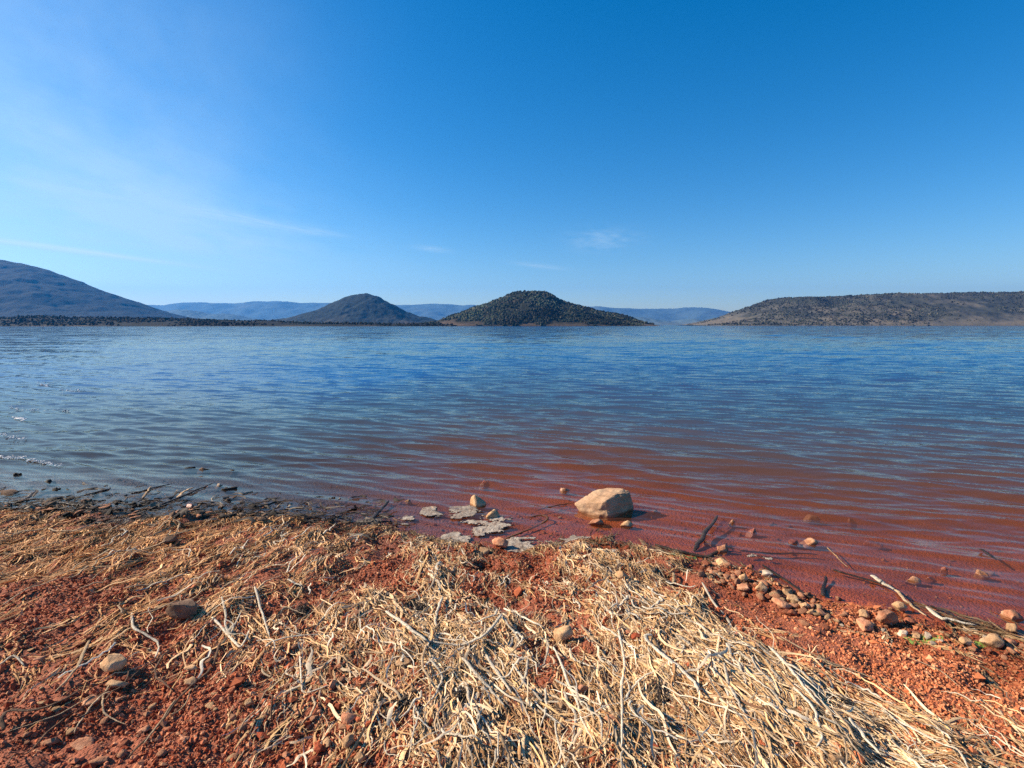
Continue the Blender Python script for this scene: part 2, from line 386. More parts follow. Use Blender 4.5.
# ------------------------------------------------------------------ the lake
Yw = np.array(rows(2.0, 0.0038, 70) + rows(71, 0.009, 420) + rows(435, 0.08, 8700))
Uw = np.concatenate([[-40, -16, -7, -3.5], np.linspace(-2.0, 2.0, 560), [3.5, 7, 16, 40]])
Xw = np.clip(Uw[None, :] * (Yw[:, None] + 1.2), -8750, 8750)
YYw = np.repeat(Yw[:, None], len(Uw), 1)
step = np.maximum(np.gradient(Yw)[:, None] * np.ones_like(Xw), (Yw[:, None] + 1.2) * 0.0036)
bedz = ground_z(Xw, YYw, False)
depth = np.maximum(-bedz, 0)
shoal = np.clip(depth / 0.17, 0.0, 1)
h = np.zeros_like(Xw)
wr = np.random.default_rng(5)
def wave(lam, ang, amp, ph, sharp=1.0):
    k = 2 * math.pi / lam
    d = Xw * math.sin(ang) + YYw * math.cos(ang)
    p = k * d + ph + fbm(Xw, YYw, lam * 5, 2, int(ph * 100)) * 2.8
    env = 0.45 + 1.1 * np.clip(vnoise(Xw / (lam * 9), YYw / (lam * 4), int(ph * 77)) + 0.5, 0, 1)
    res = np.clip(lam / (step * 3.0) - 0.6, 0, 1)
    s = np.exp(3.0 * (np.sin(p) - 1)) * 2.6 - 0.65         # narrow crests, wide flat troughs
    return amp * s * env * res
for lam, deg, amp in [(1.15, 25, .0040), (1.45, 20, .0034), (0.85, 30, .0044), (0.62, 24, .0050), (0.46, 28, .0046), (0.36, 30, .0042), (0.30, 23, .0036), (0.24, 27, .0030), (0.19, 20, .0022), (2.1, 17, .005), (3.3, 22, .008), (5.2, 14, .014), (8.0, 27, .022)]:
    h += wave(lam, math.radians(deg), amp * (0.58 if lam < 0.7 else 0.40 if lam < 1.3 else 0.6), wr.uniform(0, 20)) * np.clip(depth / min(0.17, 0.10 + 0.07 * lam if lam > 0.5 else 0.055), 0, 1)
for k in range(16):
    lam = 0.16 * (6 ** (k / 15.0))
    h += wave(lam, math.radians(23 + wr.normal(0, 15)), 0.0046 * lam ** 0.95, wr.uniform(0, 20), 0.6) * np.clip(depth / (0.05 + 0.12 * min(lam, 1)), 0, 1)
fardamp = 1.0
# the swell that turns in to the beach: crests that follow the shoreline and bunch up as it shoals
sm = np.mean([np.interp(Xw + q, _sx, _sy) for q in (-.7, -.45, -.2, 0, .2, .45, .7)], 0)
wd = np.maximum(YYw - sm, 0)
pw = 2 * math.pi * np.log(1 + 0.267 * wd) / 0.2 + fbm(Xw, YYw, 2.6, 2, 61) * 3.0 + 0.9
env = np.clip(0.35 + 1.3 * (vnoise(Xw / 2.2, YYw / 1.1, 44) + 0.5), 0.2, 1.3)
h += (np.exp(4.0 * (np.sin(pw) - 1)) - 0.15) * 0.020 * np.clip((depth - 0.02) / 0.09, 0, 1) * np.exp(-(np.maximum(wd - 3, 0) / 3.0) ** 2) * env
h = np.where(depth > 0, h, 0)
water = mesh_np('lake_water', np.stack([Xw, YYw, h], 2), grid_faces(len(Yw), len(Uw)), M['water'], attrs={'depth': depth})
tag(water, kind='structure')

# ------------------------------------------------------------------ hills round the lake
def hill(name, D, prof, span, mat, rough, nc=560, nr=110, front=1.5, seed=1, kind='structure', base=-3, canopy=5.0):
    px = np.linspace(prof[0][0], prof[-1][0], nc)
    py = np.interp(px, [p[0] for p in prof], [p[1] for p in prof])
    py = py + (fbm(px, px * 0 + seed, 26, 4, seed + 5) * 3.4 if 'range' in name else 0)
    k = np.array([1, 2, 3, 2, 1]) / 9.0
    py[2:-2] = np.convolve(py, k, 'valid')
    x0, y0, z0 = at_dist(px, py, D)
    t = np.linspace(-1, 1, nr)
    T = t[:, None] * np.ones(nc)[None, :]
    Yh = D + T * span; Xh = np.repeat(x0[None, :], nr, 0) * (Yh / D) ** 0.6
    shape = np.where(T < 0, 1 - np.abs(T) ** front, 1 - np.abs(T) ** 2)
    Zt = np.repeat(np.maximum(z0, 0)[None, :], nr, 0)
    fold = fbm(Xh, Yh, span * 0.5, 5, seed) * rough
    ridge_ = -np.abs(fbm(Xh, Yh, span * 0.35, 4, seed + 50)) + 0.2
    Zh = Zt * shape * (1 + (fold + rough * 0.8 * ridge_) * np.clip(np.abs(T) * 1.6, 0.05, 1))
    Zh = Zh + np.clip(Zh / 12, 0, 1) * fbm(Xh, Yh, canopy * 5, 3, seed + 7) * canopy
    Zh = np.where(np.abs(T) > 0.995, base, Zh)
    o = mesh_np(name, np.stack([Xh, Yh, Zh], 2), grid_faces(nr, nc), mat)
    tag(o, kind=kind)
    return dict(X=Xh, Y=Yh, Z=Zh, o=o)

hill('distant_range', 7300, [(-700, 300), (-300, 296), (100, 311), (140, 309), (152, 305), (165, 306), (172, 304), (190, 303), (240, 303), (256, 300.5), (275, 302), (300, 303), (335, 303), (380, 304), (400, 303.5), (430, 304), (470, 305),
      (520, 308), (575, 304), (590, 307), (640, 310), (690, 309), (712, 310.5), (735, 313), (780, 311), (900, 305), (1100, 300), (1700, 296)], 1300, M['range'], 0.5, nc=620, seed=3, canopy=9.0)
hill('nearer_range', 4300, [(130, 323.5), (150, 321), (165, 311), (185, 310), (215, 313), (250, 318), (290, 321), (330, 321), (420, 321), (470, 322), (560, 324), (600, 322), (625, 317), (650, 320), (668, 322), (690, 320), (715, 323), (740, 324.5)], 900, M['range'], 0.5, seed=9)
hill('wooded_mountain', 2500, [(-900, 240), (-500, 225), (-200, 240), (-60, 250), (0, 259.5), (20, 263), (40, 268), (60, 275), (80, 282), (100, 290), (120, 297), (140, 304), (158, 311), (175, 316), (200, 320.5), (240, 324)], 800, M['mountain'], 0.16, nc=760, front=1.25, seed=4, canopy=8.0)
hill('conical_hill', 2100, [(255, 324), (285, 319), (300, 315), (320, 309), (333, 303), (345, 298), (356, 295.5), (367, 295), (377, 297.5), (390, 304), (405, 311), (420, 316), (435, 320), (460, 324)], 330, M['hill'], 0.5, seed=8, front=1.2, canopy=7.0)
isl = hill('island_hill', 1000, [(418, 325), (435, 322.5), (450, 317), (462, 312.5), (475, 307.5), (492, 302), (508, 296.5), (520, 293.5), (533, 292), (545, 292.5), (553, 296), (560, 300.5), (570, 303.5), (582, 306.5), (598, 310.5), (612, 313), (628, 317), (640, 321.5), (652, 325)], 190, M['island'], 0.55, front=1.15, seed=14, canopy=2.5)
rid = hill('patchy_ridge', 1500, [(690, 325), (705, 322), (722, 317.5), (738, 311), (755, 306), (770, 300.5), (790, 298), (820, 297.5), (860, 296), (890, 294.5), (920, 293.5), (960, 292.5), (1024, 291.5), (1150, 289), (1300, 292), (1700, 300)], 420, M['ridge'], 0.6, nc=700, front=1.1, seed=21, canopy=4.0)
low = hill('low_shore_land', 760, [(-900, 316), (-300, 316), (0, 317.5), (40, 317), (90, 318), (150, 318.5), (200, 320), (240, 321.5), (265, 321), (300, 323), (360, 323.3), (420, 324), (455, 325)], 130, M['shore'], 0.7, nc=500, seed=33, canopy=1.5)

# far-off woods: low leafy clumps standing on those slopes
ico = bmesh.new(); bmesh.ops.create_icosphere(ico, subdivisions=1, radius=1)
ICO_V = np.array([v.co[:] for v in ico.verts]); ICO_F = np.array([[v.index for v in f.verts] for f in ico.faces]); ico.free()
def woods(name, H_, n, size, colours, keep, seed, tmin=0.0, lift=0.35):
    r = np.random.default_rng(seed)
    nr, nc = H_['Z'].shape
    fi = r.uniform(0, nr * 0.62, n * 6); fj = r.uniform(0, nc - 1.01, n * 6)
    i = np.clip(fi.astype(int), 0, nr - 2); j = fj.astype(int); a = fi - i; b = fj - j
    def bil(A): return (A[i, j] * (1 - b) + A[i, j + 1] * b) * (1 - a) + (A[i + 1, j] * (1 - b) + A[i + 1, j + 1] * b) * a
    x, y, z = bil(H_['X']), bil(H_['Y']), bil(H_['Z'])
    ok = keep(x, y, z, r) & (z > 0.6)
    x, y, z = x[ok][:n], y[ok][:n], z[ok][:n]; n = len(x)
    s = size * np.minimum(r.lognormal(0, 0.4, n), 1.7)
    V = ICO_V[None] * (1 + r.uniform(-0.38, 0.38, (n, len(ICO_V), 1)))
    V = V * s[:, None, None] * np.stack([r.uniform(.75, 1.2, n), r.uniform(.75, 1.2, n), r.uniform(.8, 1.35, n)], 1)[:, None, :]
    V = V + np.stack([x, y, z + s * lift], 1)[:, None, :]
    F = ICO_F[None] + (np.arange(n) * len(ICO_V))[:, None, None]
    c = np.array(colours)[r.integers(0, len(colours), n)] * r.uniform(0.7, 1.3, (n, 1))
    c = c * np.clip(1 + 1.5 * fbm(x, y, 55, 3, seed + 300), 0.4, 2.2)[:, None]
    c = np.repeat(c[:, None, :], len(ICO_V), 1)
    o = mesh_np(name, V.reshape(-1, 3), F.reshape(-1, 3), M['leaf'], smooth=False, cols={'tint': c})
    return o
greens = [(0.038, 0.048, 0.030), (0.030, 0.042, 0.030), (0.050, 0.052, 0.034), (0.064, 0.058, 0.040)]
def keep_isl(x, y, z, r):
    n = fbm(x, y, 60, 4, 90)
    return (n * 1.7 + fbm(x, y, 22, 2, 91) * 0.5 + np.clip(z / 16, 0, 1.2) * 0.9 - 0.45 > r.uniform(-0.15, 0.25, len(x)))
tag(woods('island_woodland', isl, 14000, 1.35, greens, keep_isl, 1), 'dark scrubby woodland covering the domed island hill in the middle of the lake', 'woodland', kind='stuff')
def keep_rid(x, y, z, r):
    n = fbm(x * 0.55, y, 150, 5, 40)
    return n + fbm(x, y, 25, 2, 41) * 0.35 + np.clip((z - 30) / 60, -0.4, 0.7) * 0.5 > r.uniform(-0.22, 0.06, len(x))
tag(woods('ridge_scrub', rid, 34000, 1.2, [(0.040, 0.046, 0.034), (0.05, 0.052, 0.038), (0.032, 0.038, 0.030), (0.075, 0.066, 0.048)], keep_rid, 2), 'patchy scrub on the long flat topped ridge across the water', 'scrub', kind='stuff')
def keep_low(x, y, z, r):
    n = fbm(x * 0.5, y, 60, 4, 61)
    return n > r.uniform(-0.25, 0.12, len(x))
tag(woods('shoreline_woodland', low, 10000, 1.0, [(0.016, 0.020, 0.013), (0.026, 0.026, 0.017), (0.04, 0.033, 0.022)], keep_low, 3), 'dark line of trees along the low far shore under the blue mountain', 'woodland', kind='stuff')

# ------------------------------------------------------------------ loose straw (nobody could count it)
def ribbons(x, y, head, length, width, lift, colour, r, segs=6, wob=1.0, base=0.0):
    n = len(x); S = segs + 1
    t = np.linspace(-0.5, 0.5, S)[None, :]
    curv = r.normal(0, 0.75, (n, 1)) * wob; wv = r.uniform(0, 6.28, (n, 1)); wa = r.normal(0, 0.34, (n, 1)) * wob
    ang = head[:, None] + curv * t + wa * np.sin(t * 9 + wv)
    st = length[:, None] / segs
    dx = np.cos(ang) * st; dy = np.sin(ang) * st
    PX = np.cumsum(dx, 1); PY = np.cumsum(dy, 1)
    PX = x[:, None] + PX - PX.mean(1, keepdims=True); PY = y[:, None] + PY - PY.mean(1, keepdims=True)
    gz = ground_z(PX, PY)
    gz = 0.35 * gz + 0.65 * np.maximum(gz, gz.mean(1, keepdims=True))
    arch = r.uniform(-0.4, 1, (n, 1)) * (0.25 - t ** 2) * 4
    PZ = np.maximum(gz + base + lift[:, None] * (0.55 + 0.6 * arch) + r.normal(0, 0.004, (n, S)), np.maximum(ground_z(PX, PY) + 0.002, 0.002))
    nx, ny = -np.sin(ang), np.cos(ang)
    w = width[:, None] * np.clip(1.25 - np.abs(t) * r.uniform(0.8, 2.3, (n, 1)), 0.18, 1)
    roll = r.normal(0, 0.45, (n, 1)) + r.normal(0, 0.9, (n, 1)) * t
    cr, sr = np.cos(roll), np.sin(roll)
    L = np.stack([PX - nx * w * cr / 2, PY - ny * w * cr / 2, PZ - w * sr / 2], 2)
    R = np.stack([PX + nx * w * cr / 2, PY + ny * w * cr / 2, PZ + w * sr / 2], 2)
    fold = 0.16 * w
    C = np.stack([PX - nx * fold * -sr, PY - ny * fold * -sr, PZ + fold * cr], 2)
    V = np.stack([L, C, R], 2)                       # n,S,3,3
    idx = np.arange(n * S * 3).reshape(n, S, 3)
    f = np.concatenate([np.stack([idx[:, :-1, k], idx[:, :-1, k + 1], idx[:, 1:, k + 1], idx[:, 1:, k]], 3 - 1).reshape(-1, 4) for k in (0, 1)])
    c = np.repeat(np.repeat(colour[:, None, None, :], S, 1), 3, 2)
    return V.reshape(-1, 3), f, c.reshape(-1, 3)

STRAW = np.array([(0.62, 0.47, 0.28), (0.70, 0.57, 0.38), (0.52, 0.36, 0.19), (0.76, 0.67, 0.50), (0.40, 0.26, 0.14), (0.58, 0.44, 0.24), (0.30, 0.17, 0.095), (0.66, 0.55, 0.40)])
STRAW = STRAW * np.array([1.18, 0.97, 0.80])
SW = np.array([.2, .2, .16, .12, .1, .12, .04, .06])
def scatter(n, r, xr=(-8.5, 8.5), yr=(0.8, 5.6), power=1.4, pick=None):
    xs, ys = [], []; got = 0
    while got < n:
        yy = r.uniform(yr[0], yr[1], n * 2); xx = r.uniform(xr[0], xr[1], n * 2)
        d = (yy / 2.0) ** -1.0                          # more detail close by
        ok = (r.uniform(0, 1, n * 2) < np.clip(d, 0, 1)) & (np.abs(xx) < 1.55 * yy + 0.6)
        s = shore_y(xx) - yy
        ok &= pick(xx, yy, s, r)
        xs.append(xx[ok]); ys.append(yy[ok]); got += ok.sum()
    return np.concatenate(xs)[:n], np.concatenate(ys)[:n]

def straw_pick(x, y, s, r):
    return (s > -0.14) & (r.uniform(0, 1, len(x)) < den_lookup(x, y) ** 1.35 * np.where(s > 0.03, 1, 0.22))
def make_straw(name, n, wid, lenmul, seed, liftmax, segs, spread, label, darker=1.0, wob=1.0, bundle=8):
    r = np.random.default_rng(seed)
    nb = n // bundle
    bx_, by_ = scatter(nb, r, pick=straw_pick)
    den, head, ln = drift(bx_, by_)
    head = head + r.normal(0, spread, nb) * (1.25 - 0.6 * den)
    who = r.integers(0, nb, n); den = den[who]; head = head[who] + r.normal(0, 0.20, n); ln = ln[who]
    along = r.normal(0, 0.30, n) * ln; across = r.normal(0, 0.016, n)
    x = bx_[who] + np.cos(head) * along - np.sin(head) * across; y = by_[who] + np.sin(head) * along + np.cos(head) * across
    ok = (shore_y(x) - y) > -0.18
    x, y, den, head, ln = x[ok], y[ok], den[ok], head[ok], ln[ok]; n = len(x)
    length = ln * lenmul * r.lognormal(0, 0.40, n)
    width = wid * r.lognormal(0, 0.5, n)
    lift = r.uniform(0, 1, n) ** 1.5 * liftmax * (0.25 + den)
    col = STRAW[r.choice(len(STRAW), n, p=SW)] * r.uniform(0.62, 1.15, (n, 1)) * darker
    # fresher ochre tone along the western drift line
    ochre = np.clip((-x - 0.6) / 1.5, 0, 1)[:, None] * 0.75
    col = col * (1 - ochre) + col * np.array([1.08, 0.82, 0.56]) * ochre
    soaked = np.clip((ground_z(x, y) - 0.022 + fbm(x, y, 0.2, 3, 8) * 0.03) / 0.05, 0, 1)[:, None]
    col = col * (0.26 + 0.74 * soaked)
    V, F, C = ribbons(x, y, head, length, width, lift, col, r, segs, wob)
    o = mesh_np(name, V, F, M['straw'], cols={'tint': C})
    return tag(o, label, 'straw', kind='stuff')
make_straw('loose_straw', 24000, 0.0046, 1.15, 101, 0.021, 8, 0.50, 'tangled mat of pale dry straw thrown up along the red beach')
make_straw('straw_chaff', 21000, 0.0040, 0.42, 102, 0.012, 3, 0.75, 'short broken shreds of dry straw strewn between the longer stalks', np.array([0.78, 0.66, 0.55]))  # older browner chaff, tinted darker also to deepen the shade between stalks

def bleached(n, seed):
    # longer bleached leaves and roots, curling, on top of the mat
    r = np.random.default_rng(seed)
    x, y = scatter(n, r, pick=lambda x, y, s, r: (s > 0.30) & (x > -1.9) & (r.uniform(0, 1, len(x)) < np.clip(den_lookup(x, y) * 1.2 - 0.12, 0, 1)))
    den, head, ln = drift(x, y); n = len(x)
    head = head + r.normal(0, 0.55, n)
    col = np.array([(0.74, 0.62, 0.46), (0.64, 0.50, 0.34), (0.54, 0.39, 0.24)])[r.integers(0, 3, n)] * r.uniform(0.85, 1.1, (n, 1))
    V, F, C = ribbons(x, y, head, ln * 1.25 * r.lognormal(0, 0.35, n), 0.0060 * r.lognormal(0, 0.45, n), r.uniform(0.008, 0.034, n), col, r, 10, 1.5)
    tag(mesh_np('bleached_straw', V, F, M['straw'], cols={'tint': C}), 'bleached curling leaves and roots lying on top of the straw', 'straw', kind='stuff')
bleached(800, 131)
def wrack(n, seed):
    r = np.random.default_rng(seed)
    x = r.uniform(-6.5, -1.0, n); s_ = r.normal(-0.12, 0.22, n); y = shore_y(x) - s_
    head = r.normal(0.1, 0.7, n)
    col = np.array([(0.030, 0.022, 0.016), (0.06, 0.04, 0.028), (0.11, 0.075, 0.05), (0.24, 0.18, 0.12)])[r.choice(4, n, p=[.45, .3, .17, .08])]
    V, F, C = ribbons(x, y, head, 0.13 * r.lognormal(0, 0.5, n), 0.012 * r.lognormal(0, 0.5, n), r.uniform(0.004, 0.04, n), col, r, 5, 1.8)
    tag(mesh_np('dark_wrack', V, F, M['straw'], cols={'tint': C}), 'dark sodden wrack strewn along the western waterline', 'wrack', kind='stuff')
wrack(1050, 132)

# ------------------------------------------------------------------ gravel (nobody could count it)
OCT_V = np.array([(1, 0, 0), (-1, 0, 0), (0, 1, 0), (0, -1, 0), (0, 0, 1), (0, 0, -1)], float)
OCT_F = np.array([(0, 2, 4), (2, 1, 4), (1, 3, 4), (3, 0, 4), (2, 0, 5), (1, 2, 5), (3, 1, 5), (0, 3, 5)])
def grains(name, n, size, sig, seed, base, F0, colours, pick, label, flat_=0.75, wetdark=True):
    r = np.random.default_rng(seed)
    x, y = scatter(n, r, yr=(0.9, 5.8), pick=pick)
    s = size * r.lognormal(0, sig, n)
    nv = len(base)
    V = base[None] * (1 + r.uniform(-0.35, 0.35, (n, nv, 3)))
    V = V * np.stack([r.uniform(.7, 1.35, n), r.uniform(.7, 1.2, n), r.uniform(.5, .95, n) * flat_ / 0.75], 1)[:, None, :] * s[:, None, None]
    a = r.uniform(0, 6.28, n)[:, None]; tl = r.normal(0, 0.5, n)[:, None]
    X1 = V[..., 0] * np.cos(tl) - V[..., 2] * np.sin(tl); Z1 = V[..., 0] * np.sin(tl) + V[..., 2] * np.cos(tl)
    VX = X1 * np.cos(a) - V[..., 1] * np.sin(a); VY = X1 * np.sin(a) + V[..., 1] * np.cos(a)
    z = ground_z(x, y) + s * 0.30
    V = np.stack([VX + x[:, None], VY + y[:, None], Z1 + z[:, None]], 2)
    F = F0[None] + (np.arange(n) * nv)[:, None, None]
    c = np.array(colours)[r.integers(0, len(colours), n)] * r.uniform(0.65, 1.25, (n, 1))
    c = c * np.array([1.06, 0.82, 0.69])
    # the gravel east of the berm is a lighter orange
    e = np.clip((x - 0.9 - 0.45 * (y - 2.0)) / 0.5, 0, 1)[:, None]
    c = c * (1 - e) + (c * np.array([0.9, 0.9, 0.9]) + np.array([0.21, 0.085, 0.034])) * e
    c = c * (0.48 + 0.52 * np.clip((z - 0.025) / 0.05, 0, 1)[:, None])
    c = np.repeat(c[:, None, :], nv, 1)
    o = mesh_np(name, V.reshape(-1, 3), F.reshape(-1, 3), M['grain'], smooth=False, cols={'tint': c})
    return tag(o, label, 'gravel', kind='stuff')
REDS = [(0.32, 0.095, 0.045), (0.38, 0.135, 0.068), (0.45, 0.18, 0.10), (0.27, 0.075, 0.038), (0.50, 0.24, 0.14), (0.40, 0.14, 0.07), (0.55, 0.34, 0.21)]
grains('red_gravel', 110000, 0.0046, 0.45, 201, OCT_V, OCT_F, REDS, lambda x, y, s, r: (s > 0.10) & (r.uniform(0, 1, len(x)) < (1.05 - 0.75 * den_lookup(x, y)) * np.clip(0.75 + 1.6 * fbm(x, y, 0.5, 4, 66), 0.15, 1)), 'fine red gravel grains covering the bare parts of the beach')
grains('coarse_gravel', 8000, 0.0078, 0.35, 202, ICO_V, ICO_F, REDS + [(0.50, 0.28, 0.17), (0.42, 0.2, 0.12)], lambda x, y, s, r: (s > -1.1) & (r.uniform(0, 1, len(x)) < np.where(s > 0.05, 1, 0.5) * (0.55 - 0.35 * den_lookup(x, y)) * np.clip(0.6 + 2.2 * fbm(x, y, 0.6, 4, 67), 0.05, 1) * np.where(x > 0.9 + 0.45 * (y - 2.0), 0.18, 1)), 'coarser red and buff gravel lumps among the fine grains')

# ------------------------------------------------------------------ stones, each its own thing
def rock_mesh(name, seed, dims, mat, planes=9, sub=3, rough=0.05, hull=None):
    r = np.random.default_rng(seed)
    bm = bmesh.new()
    if hull is None:
        bmesh.ops.create_icosphere(bm, subdivisions=sub, radius=1)
        P = np.array([v.co[:] for v in bm.verts])
        for k in range(planes):
            nrm = r.normal(0, 1, 3); nrm /= np.linalg.norm(nrm); d = r.uniform(0.42, 0.80)
            e = P @ nrm - d
            P = P - np.where(e > 0, e, 0)[:, None] * nrm[None, :] * 0.94
        P = P / np.abs(P).max(0)
        P = P + (fbm(P[:, 0] + P[:, 2], P[:, 1] - P[:, 2] * 0.7, 0.5, 4, seed) * rough * 2)[:, None] * P
        P = P * (np.array(dims) / 2)[None]
        for v, p in zip(bm.verts, P): v.co = p
    else:
        for p in hull: bm.verts.new(p)
        bmesh.ops.convex_hull(bm, input=list(bm.verts))
        bmesh.ops.dissolve_limit(bm, angle_limit=math.radians(4), verts=list(bm.verts), edges=list(bm.edges))
        bmesh.ops.bevel(bm, geom=list(bm.edges), offset=0.006, segments=2, affect='EDGES', profile=0.6, clamp_overlap=True)
        bmesh.ops.triangulate(bm, faces=list(bm.faces))
        for _ in range(6):
            long_ = [e for e in bm.edges if e.calc_length() > 0.018]
            if not long_: break
            bmesh.ops.subdivide_edges(bm, edges=long_, cuts=1)
            bmesh.ops.triangulate(bm, faces=list(bm.faces))
        bm.normal_update()
        P = np.array([v.co[:] for v in bm.verts]); N = np.array([v.normal[:] for v in bm.verts])
        d = fbm(P[:, 0] * 1.0 + P[:, 2] * 0.3, P[:, 1] + P[:, 2] * 1.6, 0.10, 5, seed, 0.55) * 0.012 - np.abs(fbm(P[:, 0] * 0.4, P[:, 2] * 2.2 + P[:, 1] * 0.4, 0.06, 3, seed + 3)) * 0.012
        for v, p, n_, q in zip(bm.verts, P, N, d): v.co = p + n_ * q
    for f in bm.faces: f.smooth = True
    me = bpy.data.meshes.new(name); bm.to_mesh(me); bm.free()
    me.materials.append(mat)
    return me

def put(name, me, loc, rz=0, tilt=(0, 0), scale=(1, 1, 1)):
    o = bpy.data.objects.new(name, me); COL.objects.link(o)
    o.location = loc; o.rotation_euler = (tilt[0], tilt[1], rz); o.scale = scale
    return o

# the boulder standing in the shallows
hull = [(-.265, .15, .060), (-.235, .16, .01), (-.19, .10, -.06), (-.09, .0, -.06), (.0, -.03, -.06), (.06, -.02, -.06), (-.02, .015, .150), (-.045, .02, .135), (.05, .085, .175), (.165, .20, .205), (.215, .19, .19), (.225, .17, .165),
        (.25, .16, .06), (.24, .13, -.06), (.2, .32, -.06), (-.12, .32, -.06), (-.08, .24, .165), (-.16, .21, .13), (.03, .26, .195), (.13, .27, .19)]
bx, by, bz = spot(608, 518)
b = put('boulder', rock_mesh('boulder', 5, None, M['stone_boulder'], hull=hull), (bx, by, 0.0), scale=(1.04, 1.0, 0.87))
tag(b, 'big buff sandstone boulder standing in the shallows with one side in shade', 'boulder')

def stone(px, py, wpx, label, mat='stone_tan', name='stone', asp=0.6, dep=0.75, seed=None, rz=None, group=None, sink=0.16, cat=None):
    seed = seed if seed is not None else int(px * 7 + py * 13)
    x, y, z = spot(px, py)
    w = wpx / 512.0 * math.hypot(y, 0.0) * 1.02
    hh = max(w * asp, (0.016 - z) / (1 - sink)) if z < 0.01 else w * asp
    me = rock_mesh(name, seed, (w, w * dep, hh), M[mat], planes=8 + seed % 5, rough=0.30 if mat == 'wet_dark' else 0.13)
    r = random.Random(seed)
    o = put(name, me, (x, y, z + hh * (0.5 - sink)), rz if rz is not None else r.uniform(-0.6, 0.6), (r.uniform(-.2, .2), r.uniform(-.2, .2)))
    return tag(o, label, cat or name.split('_')[-1], group)

